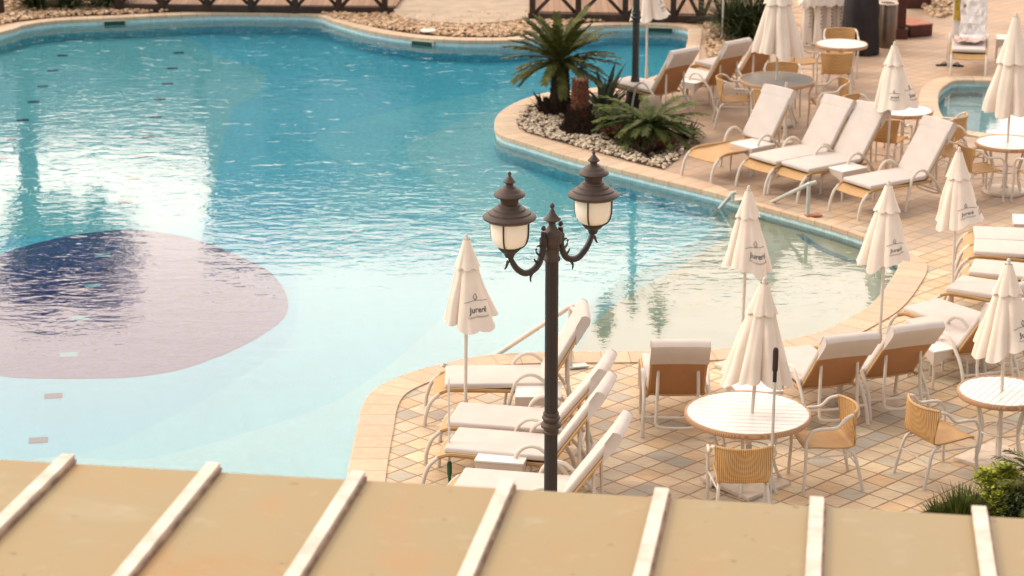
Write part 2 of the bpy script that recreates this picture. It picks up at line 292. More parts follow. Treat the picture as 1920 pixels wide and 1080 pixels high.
# ------------------------------------------------------------------ mesh builder
class MB:
    def __init__(s): s.v = []; s.f = []; s.uv = None
    def add(s, vs, fs):
        b = len(s.v); s.v += [tuple(v) for v in vs]; s.f += [tuple(i + b for i in f) for f in fs]; return s
    def box(s, c, d, rot=None, bev=0.0, seg=2):
        bm = bmesh.new(); bmesh.ops.create_cube(bm, size=1)
        for v in bm.verts: v.co = Vector((v.co.x * d[0], v.co.y * d[1], v.co.z * d[2]))
        if bev: bmesh.ops.bevel(bm, geom=bm.edges[:], offset=bev, segments=seg, affect='EDGES', profile=0.6)
        m = (rot or Matrix.Identity(4)).to_4x4(); c = Vector(c)
        bm.verts.ensure_lookup_table()
        vs = [c + m @ v.co for v in bm.verts]; fs = [[v.index for v in f.verts] for f in bm.faces]; bm.free(); return s.add(vs, fs)
    def tube(s, path, r, n=8, closed=False, cap=True):
        path = [Vector(p) for p in path]; k = len(path); rs = r if isinstance(r, (list, tuple)) else [r] * k
        vs = []; t_prev = None; nrm = None
        for i, p in enumerate(path):
            a = path[i - 1] if (i or closed) else path[0]; b = path[(i + 1) % k] if (i < k - 1 or closed) else path[-1]
            t = (b - a).normalized()
            if nrm is None:
                up = Vector((0, 0, 1)) if abs(t.z) < 0.9 else Vector((1, 0, 0)); nrm = t.cross(up).normalized()
            else: nrm = (nrm - t * nrm.dot(t)).normalized()
            bn = t.cross(nrm)
            vs += [p + (nrm * math.cos(2 * math.pi * j / n) + bn * math.sin(2 * math.pi * j / n)) * rs[i] for j in range(n)]
        fs = []
        for i in range(k if closed else k - 1):
            i2 = (i + 1) % k
            fs += [(i * n + j, i * n + (j + 1) % n, i2 * n + (j + 1) % n, i2 * n + j) for j in range(n)]
        if cap and not closed: fs += [tuple(range(n))[::-1], tuple((k - 1) * n + j for j in range(n))]
        return s.add(vs, fs)
    def lathe(s, prof, n=32, c=(0, 0, 0)):
        c = Vector(c); k = len(prof)
        vs = [c + Vector((r * math.cos(2 * math.pi * j / n), r * math.sin(2 * math.pi * j / n), z)) for r, z in prof for j in range(n)]
        fs = [(i * n + j, i * n + (j + 1) % n, (i + 1) * n + (j + 1) % n, (i + 1) * n + j) for i in range(k - 1) for j in range(n)]
        fs += [tuple(range(n))[::-1], tuple((k - 1) * n + j for j in range(n))]
        return s.add(vs, fs)
    def prism(s, poly, z0, z1):
        n = len(poly); vs = [(p[0], p[1], z0) for p in poly] + [(p[0], p[1], z1) for p in poly]
        fs = [(j, (j + 1) % n, n + (j + 1) % n, n + j) for j in range(n)]
        tri = tessellate_polygon([[Vector((p[0], p[1], 0)) for p in poly]])
        fs += [tuple(n + i for i in t) for t in tri] + [t[::-1] for t in tri]
        return s.add(vs, fs)
    def sheet(s, grid, th):
        """grid[i][j] of points, given a thickness along its own normals"""
        a, b = len(grid), len(grid[0]); g = [[Vector(p) for p in row] for row in grid]; top = []; bot = []
        for i in range(a):
            for j in range(b):
                du = g[min(i + 1, a - 1)][j] - g[max(i - 1, 0)][j]; dv = g[i][min(j + 1, b - 1)] - g[i][max(j - 1, 0)]
                nn = du.cross(dv).normalized() * th / 2; top.append(g[i][j] + nn); bot.append(g[i][j] - nn)
        N = a * b; fs = []
        for i in range(a - 1):
            for j in range(b - 1):
                q = (i * b + j, (i + 1) * b + j, (i + 1) * b + j + 1, i * b + j + 1); fs.append(q); fs.append(tuple(N + x for x in q[::-1]))
        ring = [(i, 0) for i in range(a)] + [(a - 1, j) for j in range(1, b)] + [(i, b - 1) for i in range(a - 2, -1, -1)] + [(0, j) for j in range(b - 2, 0, -1)]
        for k in range(len(ring)):
            p = ring[k][0] * b + ring[k][1]; q = ring[(k + 1) % len(ring)]; q = q[0] * b + q[1]; fs.append((q, p, N + p, N + q))
        return s.add(top + bot, fs)
    def mesh(s, name, mat, smooth=True):
        me = bpy.data.meshes.new(name); me.from_pydata(s.v, [], s.f)
        bm = bmesh.new(); bm.from_mesh(me); bmesh.ops.recalc_face_normals(bm, faces=bm.faces); bm.to_mesh(me); bm.free()
        me.materials.append(M[mat] if isinstance(mat, str) else mat)
        if smooth:
            me.shade_smooth()
            if hasattr(me, 'set_sharp_from_angle'): me.set_sharp_from_angle(angle=R(38))
        return me
    def build(s, name, mat, parent=None, smooth=True, **kw):
        return link(name, s.mesh(name, mat, smooth), parent, **kw)
def link(name, me, parent=None, **kw):
    o = bpy.data.objects.new(name, me); COL.objects.link(o)
    if parent is not None: o.parent = parent
    for k, v in kw.items(): o[k] = v
    return o
def spline(pts, n=6, closed=False):
    pts = [Vector(p) for p in pts]; out = []; k = len(pts)
    for i in range(k if closed else k - 1):
        p0 = pts[i - 1] if (i or closed) else pts[0]; p1 = pts[i]; p2 = pts[(i + 1) % k]; p3 = pts[(i + 2) % k] if (i + 2 < k or closed) else pts[-1]
        for j in range(n):
            t = j / n; out.append(0.5 * ((2 * p1) + (p2 - p0) * t + (2 * p0 - 5 * p1 + 4 * p2 - p3) * t * t + (3 * p1 - p0 - 3 * p2 + p3) * t ** 3))
    if not closed: out.append(pts[-1])
    return out
def thing(name, label, cat, loc=(0, 0, 0), rz=0.0, group=None):
    o = bpy.data.objects.new(name, None); COL.objects.link(o); o.empty_display_size = 0.1
    o.location = loc; o.rotation_euler = (0, 0, rz); o['label'] = label; o['category'] = cat
    if group: o['group'] = group
    return o
def copy_thing(src, label, loc, rz=0.0, group=None):
    r = src.copy(); COL.objects.link(r); r.location = loc; r.rotation_euler = (0, 0, rz); r['label'] = label
    if group: r['group'] = group
    def rec(a, b):
        for ch in list(a.children):
            c = ch.copy(); COL.objects.link(c); c.parent = b; rec(ch, c)
    rec(src, r); return r
def structure(o): o['kind'] = 'structure'; return o

# ------------------------------------------------------------------ ground, pool
def offset_line(pts, w):
    n = len(pts); out = []
    for i in range(n):
        t = (pts[(i + 1) % n] - pts[i - 1]).normalized(); wi = w[i] if isinstance(w, list) else w
        out.append(pts[i] + Vector((-t.y, t.x, 0)) * wi)
    return out
# clockwise in plan (seen from above) so the offset points away from the water
POOL_PX = [(-700, 300, 0), (-260, 120, 0), (0, 61, 0), (45, 48, 0), (110, 39, 0), (220, 34, 0), (320, 29, 0), (400, 26, 0), (500, 26, 0), (590, 28, 0), (625, 39, 0), (690, 57, 0), (770, 70, 0), (860, 76, 0), (950, 76, 0), (1010, 70, 0),
    (1060, 58, 0), (1110, 49, 0), (1180, 46, 0), (1245, 47, 0), (1287, 52, 0), (1292, 68, 0), (1288, 88, 0), (1284, 108, 0), (1258, 130, 0), (1215, 148, 0), (1150, 162, 0), (1090, 168, 0), (1030, 174, 0), (975, 190, 0), (940, 211, 0), (929, 232, 0), (938, 252, 0),
    (988, 269, 0), (1075, 296, 0), (1162, 318, 0), (1250, 340, 0), (1340, 362, 0), (1427, 387, 0), (1515, 411, 0), (1600, 437, 0), (1660, 462, 0), (1688, 490, 0), (1670, 530, 0), (1635, 572, 0), (1588, 601, 0), (1541, 623, 0), (1470, 641, 0), (1356, 656, 0), (1200, 661, 0),
    (1090, 662, 0), (1000, 663, 0), (905, 669, 0), (830, 684, 0), (760, 704, 0), (705, 731, 0), (682, 762, 0), (672, 805, 0), (661, 855, 0), (652, 905, 0), (640, 1000, 0), (600, 1150, 0), (400, 1280, 0), (-200, 1300, 0), (-700, 1200, 0)]
def poly_area(p): return sum(p[i - 1].x * p[i].y - p[i].x * p[i - 1].y for i in range(len(p))) / 2
pool = spline([P(*q) for q in POOL_PX], 5, True)
if poly_area(pool) > 0: pool.reverse()
kids = spline([P(u, v) for u, v in [(1757, 192), (1760, 172), (1774, 159), (1797, 151), (1880, 152), (1990, 152), (2060, 165), (2060, 240), (1990, 254), (1900, 254), (1840, 250), (1805, 244), (1775, 229), (1761, 210)]], 4, True)
if poly_area(kids) > 0: kids.reverse()
def ring(pts, w, name, mat):
    """coping: a raised strip with a rounded nose over the water"""
    cum = [0.0]
    for i in range(len(pts)): cum.append(cum[-1] + (pts[(i + 1) % len(pts)] - pts[i]).length)
    nose = offset_line(pts, -0.018); outer = offset_line(pts, w)
    rows = [(nose, -0.055), (nose, 0.006), (offset_line(pts, 0.0), 0.016), (outer, 0.016), (outer, -0.04)]
    n = len(pts); vs = []; uv = []
    for i in range(n + 1):
        for k, (line, z) in enumerate(rows):
            p = line[i % n]; vs.append((p.x, p.y, z)); uv.append((cum[i], k * 0.1))
    m = len(rows); fs = [(i * m + k, (i + 1) * m + k, (i + 1) * m + k + 1, i * m + k + 1) for i in range(n) for k in range(m - 1)]
    me = bpy.data.meshes.new(name); me.from_pydata(vs, [], fs); me.materials.append(M[mat])
    ul = me.uv_layers.new(name='UVMap')
    for lp in me.loops: ul.data[lp.index].uv = uv[lp.vertex_index]
    return structure(link(name, me))
wid = []
for p in pool:
    east = 23.8 < p.y and p.x > 1.2 and p.y < 32.6 and not (p.y < 27.6 and p.x > 4.7)
    far = p.y > 40
    wid.append(0.07 if (east and p.x > 2.9 and p.y > 27.2) else (0.24 if far else 0.36))
for _ in range(6): wid = [(wid[i - 1] + wid[i] * 2 + wid[(i + 1) % len(wid)]) / 4 for i in range(len(wid))]
ring(pool, wid, 'pool_coping', 'coping')
ring(kids, 0.30, 'small_pool_coping', 'coping')
def wall(pts, z0, z1, name, mat, off=0.0):
    n = len(pts); pts = offset_line(pts, off); cum = [0.0]
    for i in range(n): cum.append(cum[-1] + (pts[(i + 1) % n] - pts[i]).length)
    vs = []; uv = []
    for i in range(n + 1):
        p = pts[i % n]; vs += [(p.x, p.y, z0), (p.x, p.y, z1)]; uv += [(cum[i], z0), (cum[i], z1)]
    me = bpy.data.meshes.new(name); me.from_pydata(vs, [], [(2 * i, 2 * i + 2, 2 * i + 3, 2 * i + 1) for i in range(n)]); me.materials.append(M[mat])
    ul = me.uv_layers.new(name='UVMap')
    for lp in me.loops: ul.data[lp.index].uv = uv[lp.vertex_index]
    return structure(link(name, me))
WZ = -0.12
wall(pool, -0.24, -0.03, 'pool_waterline_band', 'band_tile')
wall(pool, -1.2, -0.235, 'pool_side', 'wall_tile', 0.004)
wall(kids, -0.7, -0.03, 'small_pool_side', 'band_tile')
def flat(poly, z, name, mat, holes=()):
    rings = [[Vector((p[0], p[1], 0)) for p in r] for r in [poly, *holes]]
    tri = tessellate_polygon(rings); pts = [p for r in rings for p in r]
    me = bpy.data.meshes.new(name); me.from_pydata([(p.x, p.y, z) for p in pts], [], [tuple(t) for t in tri])
    bm = bmesh.new(); bm.from_mesh(me)
    for f in bm.faces:
        if f.normal.z < 0: f.normal_flip()
    bm.to_mesh(me); bm.free(); me.materials.append(M[mat]); return link(name, me)
structure(flat([(-260, -60), (260, -60), (260, 400), (-260, 400)], 0.0, 'paved_deck', 'paver', [offset_line(pool, 0.03), offset_line(kids, 0.1)]))
structure(flat(offset_line(pool, 0.002), WZ, 'pool_water', 'water'))
structure(flat(offset_line(kids, 0.002), WZ + 0.02, 'small_pool_water', 'water_small'))
structure(flat(offset_line(kids, 0.01), -0.28, 'small_pool_floor', 'kids_floor'))
FZ = -0.410
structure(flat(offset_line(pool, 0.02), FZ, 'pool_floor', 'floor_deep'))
def tier(px, z, name, mat, z0=FZ):
    pts = spline([P(u, v, z) for u, v in px], 5, True)
    return structure(flat(pts, z, name, mat))
# the slabs are trimmed by the pool sides, which stand in front of what reaches past them
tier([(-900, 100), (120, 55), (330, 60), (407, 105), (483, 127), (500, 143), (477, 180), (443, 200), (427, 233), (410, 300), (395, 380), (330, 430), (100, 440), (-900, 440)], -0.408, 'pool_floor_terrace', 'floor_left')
EAST = [(1400, 380), (1600, 440), (1720, 520), (1640, 640), (1400, 720)]
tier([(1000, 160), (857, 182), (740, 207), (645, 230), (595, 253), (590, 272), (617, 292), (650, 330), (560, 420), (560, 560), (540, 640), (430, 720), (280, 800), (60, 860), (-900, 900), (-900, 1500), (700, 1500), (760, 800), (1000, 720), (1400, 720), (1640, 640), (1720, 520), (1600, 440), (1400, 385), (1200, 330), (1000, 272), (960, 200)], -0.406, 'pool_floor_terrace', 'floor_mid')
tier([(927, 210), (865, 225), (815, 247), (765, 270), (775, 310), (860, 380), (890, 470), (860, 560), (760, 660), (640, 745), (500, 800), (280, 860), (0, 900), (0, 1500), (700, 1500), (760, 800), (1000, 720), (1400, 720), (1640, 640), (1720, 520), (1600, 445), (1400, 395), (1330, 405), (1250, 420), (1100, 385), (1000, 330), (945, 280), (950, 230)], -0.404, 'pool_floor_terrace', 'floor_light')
tier([(1352, 396), (1335, 434), (1285, 462), (1210, 505), (1140, 545), (1090, 590), (1066, 640), (1060, 700), (1400, 740), (1640, 660), (1740, 540), (1640, 430), (1500, 390)], -0.30, 'pool_shelf', 'floor_shelf_edge')
tier([(1372, 400), (1365, 440), (1310, 475), (1240, 520), (1170, 560), (1120, 600), (1096, 640), (1085, 700), (1400, 740), (1640, 660), (1740, 540), (1640, 430), (1500, 395)], -0.20, 'pool_shelf', 'floor_shelf')
def strip(px, w, z, name, mat, h=0.01):
    pts = spline([P(u, v, z) for u, v in px], 5); a = []; b = []
    for i, p in enumerate(pts):
        t = (pts[min(i + 1, len(pts) - 1)] - pts[max(i - 1, 0)]).normalized(); nn = Vector((-t.y, t.x, 0)) * w / 2; a.append(p + nn); b.append(p - nn)
    return structure(MB().prism([(p.x, p.y) for p in a + b[::-1]], z + 0.001, z + h).build(name, mat, smooth=False))
strip([(1500, 440), (1530, 462), (1570, 480), (1610, 494), (1650, 502), (1690, 504)], 0.10, -0.20, 'pool_step_edge', 'step_line')
disc_px = [(541, 572), (528, 600), (490, 628), (440, 655), (390, 675), (330, 694), (250, 706), (150, 709), (50, 708), (0, 704), (-90, 690), (-170, 650), (-190, 600), (-130, 540), (-60, 505), (0, 478), (60, 458), (130, 442), (200, 433), (260, 431), (340, 442), (400, 459), (450, 481), (500, 505), (530, 538)]
structure(flat(spline([P(u, v, -0.401) for u, v in disc_px], 4, True), -0.401, 'pool_mosaic_disc', 'disc'))
mk = MB(); ml = MB()
for (u, v) in [(117, 104), (99, 132), (80, 162), (63, 191), (43, 225), (20, 260), (2, 297), (335, 99), (323, 128), (314, 157), (300, 186), (292, 219), (278, 256), (265, 293), (250, 335), (236, 378), (100, 742), (72, 825)]:
    z = -0.406 if v < 440 else -0.401; p = P(u, v, z); mk.box((p.x, p.y, z), (0.2, 0.15, 0.006), Matrix.Rotation(R(10), 4, 'Z'))
for (u, v) in [(192, 480), (173, 537), (151, 598), (129, 666)]:
    p = P(u, v, -0.397); ml.box((p.x, p.y, -0.397), (0.2, 0.15, 0.02), Matrix.Rotation(R(10), 4, 'Z'))
structure(mk.build('pool_floor_markings', 'mark', smooth=False)); structure(ml.build('pool_floor_markings', 'mark_light', smooth=False))

# ------------------------------------------------------------------ furniture
def box_rot(ax, a): return Matrix.Rotation(a, 4, ax)
_lc = {}
def lounger_meshes(ang):
    if ang in _lc: return _lc[ang]
    parts = []; hw = 0.30
    for s in (-1, 1):
        y = s * hw
        leg = spline([(-0.23, y, 0), (-0.215, y, 0.12), (-0.16, y, 0.26), (-0.07, y, 0.35)], 4)
        parts.append(('leg', MB().tube(leg, 0.021).mesh('leg', 'alu')))
        rail = spline([(-0.07, y, 0.35), (0.03, y, 0.385), (0.2, y, 0.39), (0.6, y, 0.37), (1.08, y, 0.365)], 4)
        parts.append(('side_rail', MB().tube(rail, 0.019).mesh('side_rail', 'wicker')))
        yo = s * (hw + 0.03)
        parts.append(('leg', MB().tube(spline([(0.60, yo, 0), (0.63, yo, 0.2), (0.67, yo, 0.36)], 4), 0.018).mesh('leg', 'alu')))
        arch = spline([(0.67, yo, 0.36), (0.71, yo, 0.48), (0.80, yo, 0.55), (0.91, yo, 0.545), (1.02, yo, 0.46)], 4)
        parts.append(('armrest', MB().tube(arch, 0.020).mesh('armrest', 'alu')))
        parts.append(('leg', MB().tube(spline([(1.02, yo, 0.46), (1.13, yo, 0.36), (1.23, yo + s * 0.01, 0.22), (1.30, yo + s * 0.02, 0.0)], 4), 0.020).mesh('leg', 'alu')))
    g = []
    for i in range(12):
        t = i / 11; x = -0.14 + 1.18 * t; z = 0.375 - 0.02 * math.sin(t * math.pi) - (0.08 * (1 - t / 0.14) ** 2 if t < 0.14 else 0)
        g.append([(x, -0.285 + 0.57 * j / 4, z - 0.012 * math.sin(math.pi * j / 4)) for j in range(5)])
    parts.append(('seat', MB().sheet(g, 0.014).mesh('seat', 'wicker')))
    hinge = Vector((1.02, 0, 0.385)); ca, sa = math.cos(ang), math.sin(ang)
    rot = Matrix.Rotation(-ang, 4, 'Y')
    def on(x, y, z): return hinge + rot @ Vector((x, y, z))
    g = [[on(-0.04 + 0.82 * i / 9, -0.265 + 0.53 * j / 5, -0.012 * math.sin(math.pi * j / 5)) for j in range(6)] for i in range(10)]
    parts.append(('backrest', MB().sheet(g, 0.022).mesh('backrest', 'wicker_brown')))
    fr = [on(x, y, 0) for x, y in [(-0.05, -0.275), (0.4, -0.275), (0.76, -0.275), (0.80, -0.24), (0.80, 0.24), (0.76, 0.275), (0.4, 0.275), (-0.05, 0.275)]]
    parts.append(('back_frame', MB().tube(fr, 0.015).mesh('back_frame', 'wicker')))
    st = MB()   # white lacing along the lower edge of the sling
    for k in range(24):
        st.box(on(-0.015, -0.24 + 0.48 * k / 23, -0.014), (0.02, 0.010, 0.012), rot)
    parts.append(('lacing', st.mesh('lacing', 'alu')))
    br = MB()
    top = on(0.40, 0, -0.02); low = Vector((top.x + 0.02, 0, 0.15))
    for s in (-1, 1): br.tube([(top.x, s * 0.2, top.z + 0.03), (top.x + 0.01, s * 0.21, 0.3), (low.x + 0.03, s * 0.22, 0.16)], 0.017)
    br.tube(spline([(low.x + 0.03, -0.22, 0.16), (low.x + 0.05, -0.18, 0.13), (low.x + 0.06, 0, 0.12), (low.x + 0.05, 0.18, 0.13), (low.x + 0.03, 0.22, 0.16)], 4), 0.016)
    br.tube(spline([(1.24, -0.335, 0.2), (1.27, 0, 0.2), (1.24, 0.335, 0.2)], 4), 0.015)
    parts.append(('support_bracket', br.mesh('support_bracket', 'alu')))
    cu = MB(); rnd = random.Random(int(ang * 100))
    cu.box((0, 0, 0), (1.02, 0.58, 0.062), bev=0.026, seg=3)
    vs = []
    for x, y, z in cu.v:
        f = (x + 0.51) / 1.02; zz = z * (1 + 0.10 * noise.noise(Vector((x * 3, y * 3, ang)))) + 0.425 - 0.02 * math.sin(f * math.pi) - 0.03 * max(0, 0.2 - f) * 4 * max(0, 0.2 - f)
        vs.append((x + 0.49, y, zz))
    cu.v = vs; parts.append(('seat_cushion', cu.mesh('seat_cushion', 'cushion')))
    pp = MB(); pp.tube([(0.49 + sx * 0.505, sy * 0.288, 0.422 - (0.018 if sx == 0 else 0.004)) for sx, sy in [(-1, -0.9), (-0.93, -1), (0, -1), (0.93, -1), (1, -0.9), (1, 0.9), (0.93, 1), (0, 1), (-0.93, 1), (-1, 0.9)]], 0.006, 5, closed=True); parts.append(('piping', pp.mesh('piping', 'wicker_white')))
    bc = MB().box(on(0.435, 0, 0.045), (0.84, 0.58, 0.062), rot, bev=0.026, seg=3); parts.append(('back_cushion', bc.mesh('back_cushion', 'cushion')))
    pk = MB(); g = []
    # the pocket that hoods the top of the back: a U section bent over the frame
    sec = [(0.56, -0.020), (0.70, -0.024), (0.82, -0.026), (0.868, -0.014), (0.882, 0.02), (0.875, 0.055), (0.855, 0.078), (0.72, 0.073)]
    g = [[on(x + (0.012 * math.sin(math.pi * j / 8) if k == 0 else 0) - (0.010 * (abs(j - 4) / 4) ** 3 if 3 <= k <= 5 else 0), -0.296 + 0.592 * j / 8, z) for j in range(9)] for k, (x, z) in enumerate(sec)]
    pk.sheet(g, 0.010)
    for y in (-0.292, 0.292): q = [on(x, y, z) for x, z in sec]; pk.add(q, [tuple(range(len(q)))])
    pass; parts.append(('cushion_hood', pk.mesh('cushion_hood', 'cushion')))
    _lc[ang] = parts; return parts
GL = 'cushioned sun loungers around the pool'
def lounger(foot, heading, ang, label, bare=False, z=0.42, from_hinge=False):
    p = P(foot[0], foot[1], z); h = R(heading); d = Vector((math.cos(h), math.sin(h), 0))
    if from_hinge: p = p - d * 1.0
    t = thing('sun_lounger', label, 'sun lounger', (p.x, p.y, 0), h, GL)
    for n, me in lounger_meshes(R(ang)):
        if bare and n in ('seat_cushion', 'piping'): continue
        link(n, me, t)
    return t
lounger((838, 707), 1, 60, 'lounger nearest the water in the left row, beside the low steel pool rail')
lounger((853, 777), -12, 52, 'lounger second from the water in the left row, parasol pole just beyond it')
lounger((850, 825), -13, 55, 'lounger in the left row behind the low white table nearest the canopy roof')
lounger((862, 903), -12, 54, 'lounger closest to the canopy roof, its lower half cut off by the roof edge')
lounger((1267, 728), -90, 52, 'lounger standing alone seen straight from behind, brown back with white hood', from_hinge=True)
lounger((1549, 713), -73, 50, 'lounger seen from behind just right of the parasol of the large slatted table', from_hinge=True)
lounger((1665, 693), -70, 50, 'lounger seen from behind with a low white table on its right', from_hinge=True)
t_ = Vector((5.02, 22.8, 0))
_u = 960 + t_.x * FPX / (CP * t_.y + (H - .42) * SP); _v = 540 - FPX * math.tan(PITCH) + FPX * (H - .42) / CP / (CP * t_.y + (H - .42) * SP)
lounger((_u, _v), -68, 50, 'lounger whose brown back is half hidden by the parasol of the small slatted table', from_hinge=True)
lounger((1728, 572), -53, 50, 'lounger with its foot pointing at the shallow shelf, just beyond the low white table')
lounger((1791, 532), -29, 48, 'lounger on the right edge with a thin parasol pole standing at its foot')
lounger((1824, 501), -19, 48, 'lounger on the right edge directly beyond the one with the parasol pole')
lounger((1829, 463), -12, 48, 'lounger third from the near end of the right edge row')
lounger((1829, 439), -9, 48, 'farthest lounger of the right edge row, beside the open paving')
lounger((1328, 280), 40, 56, 'lounger with bare wicker seat and only its back cushion, by the pebble bed', bare=True)
lounger((1431, 299), 36, 56, 'lounger between the low white table and its twin, second from the pebble bed')
lounger((1492, 313), 36, 56, 'lounger with a low white table at its right arm, third from the pebble bed')
lounger((1608, 344), 33, 56, 'lounger at the right end of the row behind the steel handrail')
lounger((1244, 168), -48, 58, 'lounger just right of the dark distant lamp post, seen from behind', from_hinge=True)
lounger((1344, 150), -48, 58, 'lounger seen from behind between a small white table and the round grey table', from_hinge=True)
lounger((1406, 130), -48, 58, 'farthest lounger seen from behind, beside the large hanging parasol canopy', from_hinge=True)
e1 = lounger((1817, 95), 80, 62, 'lounger heaped with white and yellow towels beyond the small pool')

GC = 'wicker armchairs with white tube arms'
def chair_src(label, loc, rz):
    t = thing('wicker_armchair', label, 'chair', loc, rz, GC)
    prof = spline([(0.25, 0, 0.425), (0.21, 0, 0.44), (0.0, 0, 0.425), (-0.17, 0, 0.425), (-0.225, 0, 0.47), (-0.26, 0, 0.62), (-0.285, 0, 0.775)], 4)
    g = []
    for i, p in enumerate(prof):
        t_ = max(0.0, (p.z - 0.44) / 0.33); row = []
        for j in range(9):
            s = -1 + j / 4; w = 0.225 + 0.035 * t_; row.append((p.x + t_ * 0.10 * s * s, s * w, p.z + (0.012 * s * s if t_ == 0 else 0)))
        g.append(row)
    k = next(i for i, p in enumerate(prof) if p.x < -0.16)
    MB().sheet(g[:k + 1], 0.014).build('seat', 'wicker', t)
    MB().sheet(g[k:], 0.014).build('backrest', 'wicker', t)
    MB().tube([Vector(p) + Vector((0, 0, 0.006)) for p in g[-1]], 0.015).build('top_rail', 'wicker', t)
    sf = MB()
    for j in (0, 8): sf.tube([Vector(r[j]) for r in g], 0.012)
    sf.tube([Vector(p) for p in g[0]], 0.013); sf.build('seat_frame', 'wicker', t)
    for s in (-1, 1):
        e = Vector(g[-1][0 if s < 0 else 8])
        MB().tube(spline([e, (e.x + 0.08, s * 0.285, 0.745), (-0.02, s * 0.295, 0.665), (0.12, s * 0.29, 0.655), (0.22, s * 0.285, 0.63), (0.27, s * 0.28, 0.53)], 5), 0.0165).build('armrest', 'alu', t)
        MB().tube(spline([(0.27, s * 0.28, 0.53), (0.265, s * 0.27, 0.3), (0.28, s * 0.275, 0)], 4), 0.0165).build('leg', 'alu', t)
        MB().tube(spline([(-0.12, s * 0.21, 0.41), (-0.21, s * 0.225, 0.37), (-0.265, s * 0.24, 0.2), (-0.31, s * 0.25, 0)], 4), 0.0165).build('leg', 'alu', t)
    MB().tube([(-0.25, -0.235, 0.25), (-0.25, 0.235, 0.25)], 0.009).tube([(0.268, -0.27, 0.36), (-0.2, -0.225, 0.36)], 0.009).tube([(0.268, 0.27, 0.36), (-0.2, 0.225, 0.36)], 0.009).build('stretcher', 'alu', t)
    return t
CH = [((2.10, 19.12), 91, 'chair with its woven back to the roof, tucked under the large slatted table'),
      ((3.00, 20.00), 188, 'chair facing left at the right side of the large slatted table'),
      ((4.10, 20.14), 25, 'chair standing on open paving left of the small slatted table'),
      ((4.40, 35.75), -92, 'chair behind the grey topped table facing the camera'),
      ((3.52, 34.85), -2, 'chair at the left side of the grey topped table'),
      ((4.02, 34.15), 86, 'chair with its back to the camera partly behind the tall lounger back'),
      ((5.02, 34.60), 186, 'chair at the right side of the grey topped table facing left'),
      ((5.42, 36.95), 88, 'chair with flat brown back to the camera at the far white table'),
      ((5.76, 38.70), -93, 'chair behind the far white table in front of the dark cover'),
      ((4.98, 37.75), 8, 'chair at the left of the far white table under the large folded parasol'),
      ((5.32, 33.35), -38, 'chair behind the parasol at the middle white table, only its rounded back showing'),
      ((6.42, 32.25), 150, 'chair with orange back at the right of the middle white table'),
      ((5.52, 32.15), 58, 'chair in front of the middle white table, half hidden by lounger backs'),
      ((6.42, 31.25), -35, 'chair with high rounded back left of the table beside the small pool'),
      ((6.52, 30.40), 14, 'chair directly behind the tip of a folded parasol, facing the small pool table'),
      ((7.36, 30.15), 125, 'chair cut by the right edge of the photo beside the small pool table')]
c0 = chair_src(CH[0][2], (*CH[0][0], 0), R(CH[0][1]))
for (xy, a, lb) in CH[1:]: copy_thing(c0, lb, (*xy, 0), R(a))

GT = 'round patio tables with wicker rims'
def table(px, D, label, top='white', slat=0.0):
    c = P(px[0], px[1], 0.72); t = thing('round_table', label, 'table', (c.x, c.y, 0), 0, GT); Rr = D / 2
    b = MB(); r = Rr - 0.022
    if top == 'grey': b.lathe([(0.001, 0.722), (r, 0.722), (r, 0.732), (0.001, 0.733)], 56)
    else:
        n = 12; rot = Matrix.Rotation(slat, 2)
        for i in range(n):
            y0 = -r + 2 * r * i / n + 0.0035; y1 = -r + 2 * r * (i + 1) / n - 0.0035; pts = []
            for k in range(9):
                y = y0 + (y1 - y0) * k / 8; pts.append(Vector((math.sqrt(max(0, r * r - y * y)), y)))
            pts += [Vector((-p.x, p.y)) for p in pts[::-1]]
            b.prism([rot @ p for p in pts], 0.712, 0.730)
    b.build('tabletop', 'grey_top' if top == 'grey' else 'white_top', t, smooth=False)
    MB().lathe([(Rr - 0.022, 0.685), (Rr - 0.006, 0.682), (Rr, 0.70), (Rr, 0.722), (Rr - 0.006, 0.736), (Rr - 0.022, 0.737)], 64).build('rim', 'wicker_rim', t) if False else rim(t, Rr)
    nl = 6
    for k in range(nl):
        a = 2 * math.pi * k / nl + 0.3; ca, sa = math.cos(a), math.sin(a); f = Rr / 0.6
        MB().tube(spline([(ca * q * f, sa * q * f, z) for q, z in [(0.36, 0.70), (0.33, 0.5), (0.27, 0.33), (0.30, 0.15), (0.37, 0.0)]], 4), 0.017).build('leg', 'alu', t)
    MB().tube([(math.cos(a) * 0.285 * Rr / 0.6, math.sin(a) * 0.285 * Rr / 0.6, 0.33) for a in [2 * math.pi * i / 28 for i in range(28)]], 0.009, closed=True).build('ring_stretcher', 'alu', t)
    return c
def rim(t, Rr):
    n = 72; sec = [(Rr - 0.022, 0.684), (Rr - 0.006, 0.680), (Rr + 0.002, 0.695), (Rr + 0.002, 0.724), (Rr - 0.006, 0.737), (Rr - 0.0215, 0.735)]; k = len(sec)
    vs = [(r * math.cos(2 * math.pi * j / n), r * math.sin(2 * math.pi * j / n), z) for j in range(n) for r, z in sec]
    fs = [(j * k + i, ((j + 1) % n) * k + i, ((j + 1) % n) * k + (i + 1) % k, j * k + (i + 1) % k) for j in range(n) for i in range(k)]
    return MB().add(vs, fs).build('rim', 'wicker_rim', t)
T1 = table((1402, 775), 1.2, 'large white slatted table nearest the camera with a parasol through it', slat=R(-6))
T2 = table((1880, 735), 0.88, 'small white slatted table at the right edge beside the garden plants', slat=R(58))
T3 = table((1457, 150), 1.2, 'large round table with a grey top', 'grey')
T4 = table((1578, 83), 0.89, 'farthest white table, in front of the dark covered object')
T5 = table((1694, 207), 0.88, 'white table between the lounger row and the small pool, a parasol in front')
T6 = table((1889, 268), 0.90, 'white table beside the small pool with the tall parasol through it')

